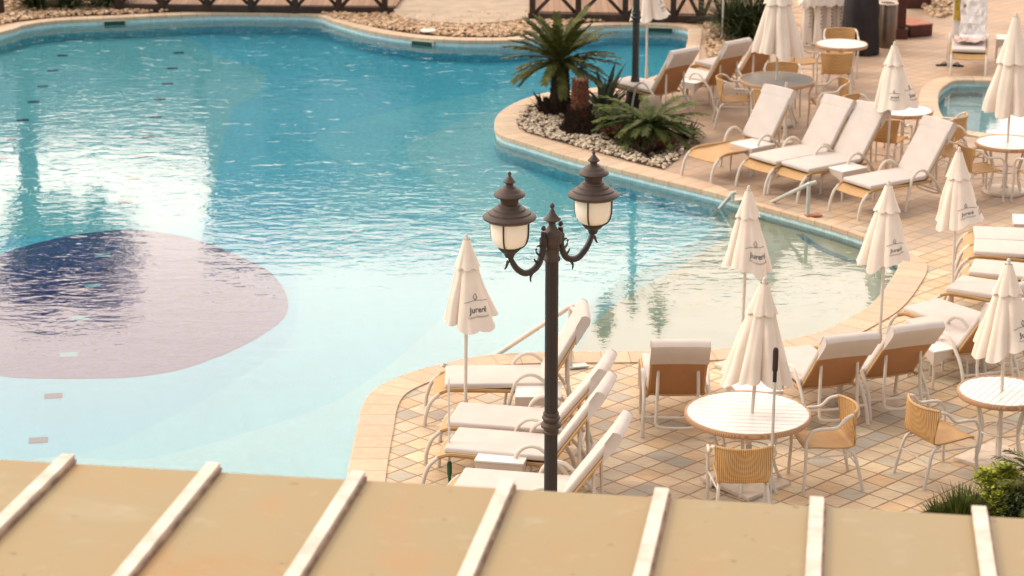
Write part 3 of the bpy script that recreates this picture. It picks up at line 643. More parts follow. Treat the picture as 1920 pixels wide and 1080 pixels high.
GS = 'low white side tables between the loungers'
def side_table(label, px, rz, src=None, z=0.42):
    c = P(px[0], px[1], z)
    if src: return copy_thing(src, label, (c.x, c.y, 0), rz)
    t = thing('side_table', label, 'side table', (c.x, c.y, 0), rz, GS); w = 0.225
    MB().box((0, 0, 0.415), (2 * w + 0.02, 2 * w + 0.02, 0.022), bev=0.006).build('tabletop', 'white_top', t)
    sk = MB()
    for k in range(4):
        m = Matrix.Rotation(k * math.pi / 2, 4, 'Z'); g = []
        for i in range(11):
            x = -w + 2 * w * i / 10; a = 1 - abs(x / w) ** 2.2; g.append([m @ Vector((x, -w, 0.402)), m @ Vector((x, -w, 0.24 + 0.09 * a))])
        sk.sheet(g, 0.012)
    sk.build('skirt', 'wicker_white', t)
    for sx in (-1, 1):
        for sy in (-1, 1): MB().tube([(sx * w * 0.95, sy * w * 0.95, 0.3), (sx * w, sy * w, 0)], 0.014).build('leg', 'alu', t)
    return t
st0 = side_table('side table beside the lamp post, half hidden by the post, nearest the pool', (1010, 730), R(-2))
for a in [('side table standing on the left row between the two nearest loungers', (945, 850), R(-12)), ('side table under the skirt of the parasol of the large slatted table', (1415, 722), R(12)), ('side table between two brown lounger backs near the small slatted table', (1762, 643), R(25)),
          ('side table beside the lounger with the bare wicker seat', (1411, 269), R(38)), ('side table in the middle of the row behind the steel handrail', (1583, 312), R(34)), ('side table between the two distant loungers right of the dark lamp post', (1296, 149), R(-40)),
          ('side table right of the towel heaped lounger', (1893, 70), R(80)), ('side table at the right edge beyond the lounger row', (1934, 412), R(-10))]:
    side_table(a[0], a[1], a[2], st0)

# ------------------------------------------------------------------ parasols
GP = 'folded cream parasols'
def text_mesh(s, size):
    cu = bpy.data.curves.new('t', 'FONT'); cu.body = s; cu.size = size; cu.align_x = 'CENTER'; cu.offset = size * 0.012; cu.shear = 0.12; cu.resolution_u = 3
    o = bpy.data.objects.new('t', cu); COL.objects.link(o); bpy.context.view_layer.update()
    me = bpy.data.meshes.new_from_object(o); bpy.data.objects.remove(o)
    r = ([v.co.copy() for v in me.vertices], [tuple(p.vertices) for p in me.polygons]); bpy.data.meshes.remove(me); return r
TXT = text_mesh('Jurerê', 0.105)
def parasol(label, base, top=None, h=2.05, L_=0.86, Rb=0.27, flap=0.27, seed=0, texts=(), plate='square', lobe=0.0, open_=1.0):
    base = Vector((base[0], base[1], 0))
    t = thing('folded_parasol', label, 'parasol', base, 0, GP)
    if top is None: _q = random.Random(seed * 7 + 1); top = (base.x + _q.uniform(-0.03, 0.03), base.y + _q.uniform(-0.03, 0.03), h)
    if top is not None:
        d = Vector(top) - base; t.rotation_mode = 'QUATERNION'; t.rotation_quaternion = Vector((0, 0, 1)).rotation_difference(d); h = d.length
    rnd = random.Random(seed); nf = 7; ph = rnd.uniform(0, 6.28)
    amp = [rnd.uniform(0.3, 1.45) for _ in range(nf)]; drop = [rnd.uniform(-0.09, 0.08) for _ in range(nf)]; skew = [rnd.uniform(-0.25, 0.25) for _ in range(nf)]
    def S(th, q, flapmode=False):
        """q 0 at the tip, 1 at the hem; pleats deepen towards the hem"""
        a = (th + ph) / (2 * math.pi) * nf; i0 = int(math.floor(a)) % nf; fr = a - math.floor(a)
        fr = fr ** (1 + skew[i0] * 0.8); A = amp[i0] * (1 - fr) + amp[(i0 + 1) % nf] * fr
        rib = abs(math.cos(math.pi * fr)) ** 0.8                       # 1 at the ribs, 0 between them
        r0 = Rb * (0.09 + 0.97 * q ** 1.02)
        fold = 0.58 * q * (1 if not flapmode else 0.5)
        for td, _, _ in texts: fold *= 1 - 0.9 * math.exp(-((((th - R(td) + math.pi) % (2 * math.pi)) - math.pi) / 0.55) ** 2)
        r = r0 * ((1 - fold) + fold * (rib * 0.9 + 0.35 * A * math.sin(math.pi * fr)))
        r *= 1 + lobe * q * math.cos(th - R(-20)) + 0.10 * noise.noise(Vector((math.cos(th) * 2, math.sin(th) * 2, q * 3 + seed)))
        dz = (drop[i0] * (1 - fr) + drop[(i0 + 1) % nf] * fr) * (q ** 4) + 0.035 * (1 - rib) * q ** 5
        return Vector((math.cos(th) * r, math.sin(th) * r, h - 0.02 - L_ * q + dz))
    n, m = 128, 18; vs = []; fs = []
    for i in range(m + 1):
        q = 0.06 + 0.94 * i / m
        vs += [S(2 * math.pi * j / n, q) for j in range(n)]
    fs = [(i * n + j, i * n + (j + 1) % n, (i + 1) * n + (j + 1) % n, (i + 1) * n + j) for i in range(m) for j in range(n)]
    can = MB().add(vs, fs).build('canopy', 'canopy', t)
    # vent flap, a little wider than the canopy below it
    vs = []; k = 7; fq = flap / L_
    for i in range(k + 1):
        q = 0.02 + fq * i / k
        for j in range(n):
            p = S(2 * math.pi * j / n, q, True); aa = (2 * math.pi * j / n + ph) / (2 * math.pi) * nf; rbb = abs(math.cos(math.pi * (aa - math.floor(aa)))); e = 1.0 + (0.05 + 0.15 * rbb) * (i / k) ** 2; p.z -= 0.02 * rbb * (i / k) ** 3; vs.append(Vector((p.x * e + math.cos(2 * math.pi * j / n) * 0.006, p.y * e + math.sin(2 * math.pi * j / n) * 0.006, p.z + 0.012)))
    fs = [(i * n + j, i * n + (j + 1) % n, (i + 1) * n + (j + 1) % n, (i + 1) * n + j) for i in range(k) for j in range(n)]
    MB().add(vs, fs).build('vent_flap', 'canopy', t)
    MB().lathe([(0.001, h - 0.045), (0.020, h - 0.04), (0.024, h - 0.015), (0.016, h), (0.019, h + 0.012), (0.010, h + 0.03), (0.001, h + 0.033)], 14).build('finial', 'pole_white', t)
    MB().tube([(0, 0, 0.03), (0, 0, h - 0.05)], 0.018, 12).build('pole', 'pole_white', t)
    MB().tube([(0, 0, h - L_ * 0.98 - 0.08), (0, 0, h - L_ * 0.9)], 0.028, 12).build('runner', 'pole_white', t)
    rb = MB()
    for k_ in range(nf):
        th = 2 * math.pi * k_ / nf - ph; p = S(th, 0.98); rb.tube([p * 0.90 + Vector((0, 0, p.z * 0.10 - 0.01)), Vector((0.02 * math.cos(th), 0.02 * math.sin(th), h - L_ * 0.5))], 0.005, 5)
    rb.build('ribs', 'pole_white', t)
    if plate == 'square':
        b = MB().box((0, 0, 0.022), (0.42, 0.42, 0.04), Matrix.Rotation(R(45), 4, 'Z'), bev=0.006); b.tube([(0, 0, 0.04), (0, 0, 0.32)], 0.027, 12); b.build('base', 'base', t)
    elif plate == 'big':
        b = MB().box((0, 0, 0.022), (0.62, 0.62, 0.04), Matrix.Rotation(R(43), 4, 'Z'), bev=0.006); b.tube([(0, 0, 0.04), (0, 0, 0.40)], 0.030, 12); b.build('base', 'base', t)
    else:
        b = MB().lathe([(0.001, 0.0), (0.30, 0.0), (0.31, 0.02), (0.30, 0.045), (0.20, 0.065), (0.06, 0.08), (0.05, 0.10), (0.032, 0.11), (0.030, 0.42), (0.001, 0.42)], 40); b.build('base', 'base', t)
    # printed name with a small flourish above and a fine line of script below
    for (thd, q0, s) in texts:
        pr = MB(); th0 = R(thd)
        def put(x, y):
            q = q0 - y / L_; p = S(th0, q); r_ = max(0.08, math.hypot(p.x, p.y)); th = th0 + x / r_; p = S(th, q)
            nn = Vector((math.cos(th), math.sin(th), 0.25)).normalized(); return p + nn * 0.006
        vs, fs = TXT; s *= 0.72; pr.add([put(v.x * s, v.y * s) for v in vs], fs)
        w = 0.19 * s
        arc = [put(w * (-1 + 2 * i / 14), s * (0.125 + 0.030 * math.sin(math.pi * i / 14))) for i in range(15)]; pr.tube(arc, 0.0022, 4)
        pr.tube([put(-0.03 * s, s * 0.16), put(-0.055 * s, s * 0.20), put(-0.02 * s, s * 0.245), put(0.0, s * 0.19), put(-0.03 * s, s * 0.16)], 0.003, 4)
        pr.tube([put(w * 0.85 * (-1 + 2 * i / 40), s * (-0.055 + 0.012 * math.sin(i * 1.3))) for i in range(41)], 0.0018, 4)
        pr.build('printed_lettering', 'ink', t, smooth=False)
    return t
def under(u, v, h=2.05): p = P(u, v, h); return (p.x, p.y)
parasol('parasol standing behind the left lounger row with the printed name facing right', under(870, 443), seed=3, texts=[(-58, 0.80, 1.0)], lobe=0.16)
parasol('parasol before the shallow shelf directly behind the leaning one, printed name at its hem', under(1400, 352), seed=11, texts=[(-62, 0.80, 1.0)], lobe=0.08, Rb=0.27)
tp = P(1437, 535, 2.05); parasol('leaning parasol rising through the large slatted table', (T1.x, T1.y), top=(tp.x, T1.y - 0.02, 2.05), seed=21, Rb=0.33, lobe=0.05, plate='big', L_=0.95)
parasol('parasol at the curved end of the shelf with its name folded into a pleat', under(1664, 342), seed=32, texts=[(-70, 0.82, 0.8)], Rb=0.29)
parasol('parasol on the open paving between the right edge loungers and the small pool table', under(1802, 279), seed=44, texts=[(-70, 0.84, 0.8), (-20, 0.84, 0.7)], lobe=0.12, Rb=0.28, flap=0.29)
parasol('parasol rising through the small slatted table at the right edge', (T2.x, T2.y), seed=53, texts=[(-48, 0.82, 1.0)], plate='big', Rb=0.30, h=2.04)
parasol('parasol in front of the middle white table, its cloth wide open to the right', under(1674, 82), seed=62, texts=[(-90, 0.82, 0.6), (-32, 0.82, 0.9)], lobe=0.26, Rb=0.31, flap=0.26)
parasol('tall parasol beside the small pool, rising through its table', (T6.x, T6.y), h=2.55, L_=1.32, Rb=0.36, flap=0.62, seed=70, plate='round')
parasol('largest parasol with its tip above the frame, rising through the grey topped table', (T3.x, T3.y), h=2.62, L_=1.45, Rb=0.40, flap=0.62, seed=81, plate='round')
parasol('parasol standing at the water edge behind the dark distant lamp post', (P(1214, 48, 1.05).x, P(1214, 48, 1.05).y), seed=92, Rb=0.33, lobe=0.15, texts=[(-25, 0.80, 0.9)])
for lab, (u, v), hh in [('bare white parasol pole in front of the bare wicker lounger back', (1470, 268), 0.95), ('bare white pole rising out of frame left of the spiky shrub', (1354, 78), 1.9)]:
    p = P(u, v); t = thing('parasol_pole', lab, 'pole', (p.x, p.y, 0)); MB().tube([(0, 0, 0.02), (0, 0, hh)], 0.019, 10).build('pole', 'pole_white', t)
    MB().lathe([(0.001, 0), (0.13, 0), (0.13, 0.03), (0.03, 0.05), (0.028, 0.12), (0.001, 0.12)], 20).build('base', 'base', t)

# ------------------------------------------------------------------ lamp posts
def lamp_post(label, loc, az, dark='bronze', topm='bronze_top'):
    t = thing('lamp_post', label, 'lamp post', loc, 0)
    b = MB().lathe([(0.001, 0), (0.19, 0), (0.19, 0.05), (0.165, 0.08), (0.15, 0.20), (0.125, 0.30), (0.10, 0.36), (0.115, 0.39), (0.10, 0.42), (0.075, 0.46), (0.062, 0.55)], 28); b.build('base', dark, t)
    n = 64; vs = []; zz = [0.5, 1.0, 1.5, 2.0, 2.5, 2.98]
    for z in zz:
        for j in range(n):
            a = 2 * math.pi * j / n; r = 0.0575 - 0.004 * max(0, math.cos(12 * a)) ** 2 - 0.002 * (z - 0.5) / 2.5; vs.append((r * math.cos(a), r * math.sin(a), z))
    fs = [(i * n + j, i * n + (j + 1) % n, (i + 1) * n + (j + 1) % n, (i + 1) * n + j) for i in range(len(zz) - 1) for j in range(n)]
    MB().add(vs, fs).build('pole', dark, t)
    c = 1.53
    MB().lathe([(0.05, c - .09), (0.066, c - .085), (0.068, c - .07), (0.060, c - .06), (0.064, c - .045), (0.085, c - .03), (0.088, c - .01), (0.078, c + .005), (0.062, c + .015), (0.068, c + .03), (0.078, c + .05), (0.074, c + .062), (0.062, c + .07), (0.068, c + .085), (0.064, c + .10), (0.05, c + .105)], 32).build('collar', topm, t)
    MB().lathe([(0.05, 2.95), (0.066, 2.955), (0.072, 2.97), (0.066, 2.985), (0.058, 3.0), (0.058, 3.03), (0.068, 3.045), (0.068, 3.06), (0.060, 3.07), (0.060, 3.09), (0.078, 3.10), (0.082, 3.11), (0.082, 3.165), (0.088, 3.17), (0.088, 3.18), (0.070, 3.20), (0.045, 3.225), (0.030, 3.25), (0.028, 3.27), (0.040, 3.285), (0.070, 3.30), (0.073, 3.306), (0.050, 3.325), (0.030, 3.35), (0.018, 3.38), (0.010, 3.395), (0.017, 3.405), (0.020, 3.418), (0.014, 3.432), (0.004, 3.44)], 32).build('finial', topm, t)
    for s in (-1, 1):
        d = Vector((math.cos(az) * s, math.sin(az) * s, 0)); up = Vector((0, 0, 1)); side = Vector((-d.y, d.x, 0))
        def Q(r, z): return d * r + up * z
        ar = MB(); path = spline([Q(0.100, 3.22), Q(0.103, 3.14), Q(0.115, 3.04), Q(0.16, 2.955), Q(0.235, 2.915), Q(0.32, 2.915), Q(0.40, 2.965), Q(0.455, 3.03), Q(0.49, 3.10)], 5)
        k = len(path); ar.tube(path, [0.021 + 0.007 * math.sin(math.pi * i / (k - 1)) for i in range(k)], 12)
        ar.box(Q(0.095, 3.135), (0.05, 0.06, 0.07), Matrix.Rotation(az, 4, 'Z'), bev=0.008)
        ar.lathe([(0.001, -0.022), (0.018, -0.012), (0.021, 0.0), (0.016, 0.015), (0.004, 0.024)], 12, Q(0.100, 3.245))
        for pts in [[(0.225, 2.90), (0.25, 2.865), (0.245, 2.82)], [(0.47, 3.04), (0.445, 2.995), (0.42, 2.975)], [(0.505, 3.06), (0.53, 3.01), (0.55, 2.995)], [(0.135, 3.03), (0.17, 3.045), (0.185, 3.075)], [(0.17, 2.975), (0.195, 2.99), (0.21, 3.015)], [(0.12, 3.09), (0.15, 3.11), (0.18, 3.105)]]:
            ar.tube(spline([Q(*q) for q in pts], 3), [0.012, 0.013, 0.011, 0.009, 0.008, 0.006, 0.002], 7)
        ar.lathe([(0.001, -0.012), (0.012, 0), (0.001, 0.012)], 8, Q(0.185, 3.085))
        ar.build('arm', dark, t)
        ctr = d * 0.49
        la = thing_part('lantern', t)
        cup = MB().lathe([(0.001, 3.085), (0.034, 3.085), (0.040, 3.10), (0.045, 3.115), (0.070, 3.135), (0.088, 3.155), (0.094, 3.175), (0.086, 3.178), (0.001, 3.178)], 32, ctr)
        cup.build('cup', dark, t)
        gl = MB().lathe([(0.001, 3.165), (0.070, 3.166), (0.090, 3.175), (0.120, 3.195), (0.140, 3.225), (0.150, 3.27), (0.153, 3.32), (0.153, 3.40), (0.001, 3.405)], 40, ctr); gl.build('globe', 'globe', t)
        rb = MB()
        for q in range(4):
            a = az + math.pi / 4 + q * math.pi / 2 - R(18); e = Vector((math.cos(a), math.sin(a), 0))
            rb.tube(spline([ctr + e * r + up * z for r, z in [(0.090, 3.165), (0.126, 3.19), (0.148, 3.23), (0.158, 3.28), (0.160, 3.34), (0.160, 3.41)]], 3), 0.0065, 6)
        rb.build('globe_cage', dark, t)
        hd = MB().lathe([(0.150, 3.395), (0.160, 3.385), (0.185, 3.392), (0.212, 3.410), (0.216, 3.424), (0.205, 3.436), (0.185, 3.447), (0.172, 3.450), (0.168, 3.462), (0.150, 3.472), (0.132, 3.480), (0.128, 3.492), (0.108, 3.505), (0.092, 3.512), (0.088, 3.525), (0.070, 3.535), (0.074, 3.56), (0.088, 3.585),
            (0.120, 3.592), (0.128, 3.602), (0.122, 3.614), (0.100, 3.630), (0.094, 3.633), (0.088, 3.645), (0.062, 3.658), (0.055, 3.662), (0.050, 3.672), (0.032, 3.680), (0.028, 3.69), (0.036, 3.700), (0.048, 3.706), (0.050, 3.713), (0.036, 3.728), (0.020, 3.748), (0.010, 3.762), (0.014, 3.772), (0.015, 3.782), (0.003, 3.795)], 40, ctr)
        hd.build('hood', topm, t)
        bpy.data.objects.remove(la)
    return t
def thing_part(name, parent):
    o = bpy.data.objects.new(name, None); COL.objects.link(o); o.parent = parent; return o
lamp_post('bronze double lantern lamp post standing in the middle of the photo', (0.327, 17.57, 0), R(45))
fp = P(1190, 203); lamp_post('dark iron lamp post rising behind the low cycad, lanterns out of frame', (fp.x, fp.y, 0), R(20), 'far_lamp', 'far_lamp')

# ------------------------------------------------------------------ roof in the foreground
RZ = 4.24; E0 = P(960, 917, RZ); ra = R(8.5); ed = Vector((math.cos(ra), -math.sin(ra), 0)); slope = R(2.3)
back = Vector((-math.sin(ra) * math.cos(slope), -math.cos(ra) * math.cos(slope), math.sin(slope)))   # towards the camera and a little upwards
nrm = ed.cross(back); nrm = nrm if nrm.z > 0 else -nrm
rf = thing('canopy_roof', 'sand coloured canopy roof with pale ribs filling the foreground', 'roof', (0, 0, 0))
def RP(a, b, c=0.0): return E0 + ed * a + back * b + nrm * c
ribs_px = [125, 398, 670, 950, 1240, 1531, 1835]
def edge_t(u):
    # solve for the distance along the eave whose image column is u
    lo, hi = -8, 8
    for _ in range(50):
        m_ = (lo + hi) / 2; p = RP(m_, 0); uu = 960 + p.x * FPX / (CP * p.y + (H - p.z) * SP)
        if uu < u: lo = m_
        else: hi = m_
    return lo
ts = [edge_t(u) for u in ribs_px]; sp_m = (ts[-1] - ts[0]) / 6; print('rib spacing', sp_m, ts)
ts = [ts[0] - 2 * sp_m, ts[0] - sp_m] + ts + [ts[-1] + sp_m, ts[-1] + 2 * sp_m]
def slab(a0, a1, b0, b1, c0, c1):
    vs = [RP(a, b, c) for c in (c0, c1) for a, b in ((a0, b0), (a1, b0), (a1, b1), (a0, b1))]
    return MB().add(vs, [(0, 1, 2, 3), (4, 5, 6, 7), (0, 1, 5, 4), (1, 2, 6, 5), (2, 3, 7, 6), (3, 0, 4, 7)])
for i in range(len(ts) - 1):
    slab(ts[i] + 0.002, ts[i + 1] - 0.002, 0.0, 4.2, -0.012, 0.0).build('roof_panel', 'roof', rf, smooth=False)
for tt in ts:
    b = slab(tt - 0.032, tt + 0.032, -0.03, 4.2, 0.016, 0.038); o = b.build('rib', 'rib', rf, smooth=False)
    slab(tt - 0.027, tt + 0.043, -0.02, 4.2, 0.001, 0.0155).build('dirt_shade_strip', 'rib_dirt_shade', o, smooth=False)  # reaches past the rib on the right, as dirt and painted shade
slab(ts[0], ts[-1], 0.02, 0.08, -0.10, -0.013).build('eave_beam', 'wood_dark', rf, smooth=False)

# ------------------------------------------------------------------ rails and poles
def rail(label, base, bend, end, hook, plate='steel', m='steel'):
    b = Vector(base); t = thing('pool_handrail', label, 'handrail', b, 0, 'steel handrails into the pool')
    bd, en, hk = Vector(bend) - b, Vector(end) - b, Vector(hook) - b
    MB().tube([(0, 0, 0.0), (0, 0, bd.z)], 0.028, 10).build('post', m, t)
    MB().tube(spline([hk, hk * 0.4 + bd * 0.6, bd, bd * 0.8 + en * 0.2, bd * 0.4 + en * 0.6, en], 4), 0.028, 10).build('rail', m, t)
    MB().box((0.08, 0.02, 0.024), (0.22, 0.12, 0.02), Matrix.Rotation(R(15), 4, 'Z'), bev=0.004).build('foot_plate', plate, t)
pb = P(1514, 407); rail('steel handrail into the water behind the folded parasols', pb, (pb.x - 0.01, pb.y, 0.46), P(1420, 392, -0.2), (pb.x + 0.10, pb.y - 0.02, 0.50), 'rust')
pb = P(1376, 385); rail('short steel rail stub at the pool edge behind a folded parasol', (pb.x, pb.y + 0.2, 0), (pb.x, pb.y + 0.2, 0.12), (pb.x - 0.25, pb.y + 0.35, -0.25), (pb.x + 0.05, pb.y + 0.2, 0.13))
top = P(1070, 574, 0.72); rail('white handrail slanting into the water behind the lamp post', (top.x, top.y, 0), top, P(925, 669, -0.1), top + Vector((0.05, -0.10, -0.03)), m='pole_white')
q = P(850, 690, 0.12); rail('low steel rail end at the pool edge beside the left lounger row', (q.x, q.y, 0), q, P(828, 683, 0.20), q + Vector((0.05, -0.02, -0.02)))
p = Vector((2.36, 18.95, 0)); t = thing('grip_pole', 'slender grey pole with a dark grip in front of the large slatted table', 'pole', p)
MB().tube([(0, 0, 0), (0, 0, 1.5)], 0.014, 10).build('pole', 'steel', t); MB().lathe([(0.001, 1.50), (0.022, 1.50), (0.026, 1.52), (0.026, 1.69), (0.02, 1.72), (0.001, 1.73)], 16).build('grip', 'rubber', t); MB().lathe([(0.001, 1.40), (0.018, 1.40), (0.018, 1.50), (0.001, 1.50)], 12).build('clamp', 'black', t)
MB().lathe([(0.001, 0), (0.12, 0), (0.12, 0.02), (0.02, 0.04), (0.001, 0.04)], 16).build('base', 'base', t)
p = P(843, 912); t = thing('garden_stake', 'thin stake with a green lower end beside the near loungers', 'pole', p)
MB().tube([(0, 0, 0.22), (0, 0, 1.0), (0.004, 0, 1.10)], [0.012, 0.010, 0.004], 8).build('pole', 'pole_white', t); MB().lathe([(0.001, 0.0), (0.012, 0.0), (0.016, 0.1), (0.024, 0.13), (0.024, 0.24), (0.012, 0.26), (0.001, 0.26)], 12).build('sleeve', 'green', t)

# ------------------------------------------------------------------ pebbles, landing, boardwalk
def inside(p, poly):
    c = False; n = len(poly)
    for i in range(n):
        a, b = poly[i], poly[i - 1]
        if (a.y > p.y) != (b.y > p.y) and p.x < (b.x - a.x) * (p.y - a.y) / (b.y - a.y) + a.x: c = not c
    return c
ICO = None
def ico():
    global ICO
    if ICO is None:
        bm = bmesh.new(); bmesh.ops.create_icosphere(bm, subdivisions=1, radius=1); ICO = ([v.co.copy() for v in bm.verts], [tuple(v.index for v in f.verts) for f in bm.faces]); bm.free()
    return ICO
def pebbles(name, poly, count, size, mat, z=0.0, seed=1, mound=0.0, label=None):
    rnd = random.Random(seed); b = MB(); vs0, fs0 = ico(); xs = [p.x for p in poly]; ys = [p.y for p in poly]; cx, cy = sum(xs) / len(xs), sum(ys) / len(ys); k = 0
    while k < count:
        p = Vector((rnd.uniform(min(xs), max(xs)), rnd.uniform(min(ys), max(ys)), 0))
        if not inside(p, poly): continue
        k += 1; s = size * rnd.uniform(0.5, 1.4); m = Matrix.Rotation(rnd.uniform(0, 6.3), 3, 'Z') @ Matrix.Rotation(rnd.uniform(-0.5, 0.5), 3, 'X')
        d = Vector((s, s * rnd.uniform(0.6, 0.9), s * rnd.uniform(0.4, 0.7)))
        zz = z + rnd.uniform(0, size) + mound * max(0, 1 - ((p.x - cx) ** 2 + (p.y - cy) ** 2))
        b.add([Vector((p.x, p.y, zz)) + m @ Vector((v.x * d.x, v.y * d.y, v.z * d.z)) * rnd.uniform(0.9, 1.1) for v in vs0], fs0)
    o = b.build(name, mat); o['kind'] = 'stuff'; o['label'] = label or 'bed of loose pebbles beside the pool coping'; o['category'] = 'pebbles'; return o
bed = [P(u, v) for u, v in [(968, 232), (976, 212), (1000, 198), (1040, 188), (1150, 180), (1200, 205), (1290, 235), (1300, 262), (1270, 300), (1244, 318), (1200, 308), (1120, 286), (1040, 264), (985, 248)]]
o = flat(bed, 0.010, 'planting_soil', 'soil'); structure(o)
pebbles('pebbles', bed, 3600, 0.034, 'pebble', 0.01, 4, label='pale pebbles around the cycads on the pool peninsula')
bed2 = [P(u, v) for u, v in [(592, 24), (620, 33), (690, 50), (770, 63), (860, 70), (950, 70), (1005, 63), (1040, 55), (1100, 44), (1180, 40), (1280, 42), (1290, 30), (985, 28), (740, 26)]]
structure(flat(bed2, 0.010, 'planting_soil', 'soil')); pebbles('pebbles', bed2, 4200, 0.045, 'pebble_tan', 0.01, 5, label='tan pebbles along the far coping below the curved landing')
bed3 = [P(u, v) for u, v in [(-60, 55), (40, 40), (110, 32), (220, 28), (320, 23), (365, 20), (365, -12), (-60, -12)]]
structure(flat(bed3, 0.010, 'planting_soil', 'soil')); pebbles('pebbles', bed3, 3600, 0.05, 'pebble_tan', 0.01, 6, label='tan pebbles under the strappy shrubs at the far left')
bed4 = [P(u, v) for u, v in [(1318, 52), (1330, 60), (1322, 90), (1330, 112), (1365, 100), (1480, 84), (1470, 40), (1320, 44)]]
structure(flat(bed4, 0.010, 'planting_soil', 'soil')); pebbles('pebbles', bed4, 2000, 0.045, 'pebble_tan', 0.01, 7, label='tan pebbles beside the spiky shrub')
bed5 = [P(u, v) for u, v in [(1728, 18), (1745, 30), (1765, 34), (1790, 28), (1806, 12), (1812, -30), (1700, -30)]]
pebbles('pebbles', bed5, 1500, 0.05, 'pebble_tan', 0.0, 8, mound=0.1, label='mound of small stones left of the towel heaped lounger')
land = spline([P(u, v) for u, v in [(738, 22), (745, 34), (775, 42), (830, 48), (880, 50), (940, 47), (985, 39), (1000, 28), (1000, -40), (730, -40)]], 4, True)
structure(MB().prism([(p.x, p.y) for p in land], 0.0, 0.07).build('stone_landing', 'landing', smooth=False))
GB = 'timber boardwalk railings'
def fence(label, u0, u1, v0, v1, posts, dv=0.16):
    a, b = P(u0, v0), P(u1, v1); d = b - a; Ln = d.length; ang = math.atan2(d.y, d.x); t = thing('boardwalk_railing', label, 'railing', a, ang, GB)
    MB().box((Ln / 2, 0.05, dv / 2), (Ln, 0.10, dv), bev=0.01).build('bottom_beam', 'wood_dark', t)
    MB().box((Ln / 2, 0.05, 1.05), (Ln, 0.09, 0.06), bev=0.01).build('top_rail', 'wood_dark', t)
    xs = []
    for u in posts:
        lo, hi = -1, Ln + 1
        for _ in range(40):
            m_ = (lo + hi) / 2; q = a + d.normalized() * m_; uu = 960 + q.x * FPX / (CP * q.y + H * SP)
            if uu < u: lo = m_
            else: hi = m_
        xs.append(lo); MB().box((lo, 0.05, 0.53), (0.115, 0.115, 1.06), bev=0.01).build('post', 'wood_dark', t)
    for x0, x1 in zip(xs, xs[1:]):
        mm = MB().tube([(x0 + 0.05, 0.03, dv), (x1 - 0.05, 0.03, 1.02)], 0.036, 4); mm.tube([(x1 - 0.05, 0.08, dv), (x0 + 0.05, 0.08, 1.02)], 0.036, 4); mm.build('cross_brace', 'wood_dark', t)
fence('left length of dark timber boardwalk railing behind the main pool', 215, 738, 22, 29, [222, 305, 388, 470, 553, 635, 721])
fence('right length of dark timber boardwalk railing behind the cycad', 990, 1372, 40, 46, [998, 1084, 1172, 1262, 1314, 1356])
for nm, px in (('boardwalk', [(205, 19), (742, 24), (800, -60), (120, -60)]), ('boardwalk', [(992, 34), (1375, 40), (1375, -60), (992, -60)])):
    pts = [P(u, v, 0) for u, v in px]; structure(MB().prism([(p.x, p.y + 0.06) for p in pts], 0.003, 0.13).build(nm, 'plank', smooth=False))
p = P(470, 24); t = thing('depth_plaque', 'small white plaque on the foot of the left boardwalk railing', 'plaque', (p.x, p.y - 0.035, 0.0)); MB().box((0, 0, 0.115), (0.22, 0.02, 0.11), bev=0.004).build('plate', 'plaque', t)
p = P(803, 64); t = thing('skimmer_lid', 'flat white lid lying on the pebbles above the pool skimmer', 'lid', (p.x, p.y, 0.06)); MB().lathe([(0.001, 0), (0.15, 0), (0.15, 0.02), (0.12, 0.03), (0.001, 0.03)], 24).build('lid', 'plaque', t); MB().box((0, 0, 0.036), (0.1, 0.02, 0.01)).build('handle', 'plaque', t)
GK = 'skimmer openings in the far pool wall'
def skimmer(label, u, v, w):
    # snap to the nearest point of the pool outline and face the water
    q = P(u, v); i = min(range(len(pool)), key=lambda k: (pool[k] - q).length); a, b = pool[i - 1], pool[(i + 1) % len(pool)]; d = (b - a).normalized(); n_ = Vector((d.y, -d.x, 0)); ang = math.atan2(d.y, d.x)
    s = a + d * (q - a).dot(d)
    t = thing('pool_skimmer', label, 'skimmer', (s.x + n_.x * 0.03, s.y + n_.y * 0.03, 0), ang, GK)
    f = MB(); 
    for c, dd in [((0, 0, -0.045), (w, 0.03, 0.02)), ((0, 0, -0.145), (w, 0.03, 0.02)), ((-w / 2, 0, -0.095), (0.025, 0.03, 0.12)), ((w / 2, 0, -0.095), (0.025, 0.03, 0.12))]: f.box(c, dd)
    f.build('frame', 'skimmer', t); MB().box((0, 0, -0.095), (w - 0.03, 0.012, 0.08)).build('opening', 'skimmer_hole', t)
skimmer('skimmer slot below the far left pebble bed', 216, 38, 0.44); skimmer('skimmer slot below the tan pebbles, left of the cycad', 793, 72, 0.46); skimmer('skimmer slot under the railing, right of the dark lamp post', 1238, 48, 0.5)

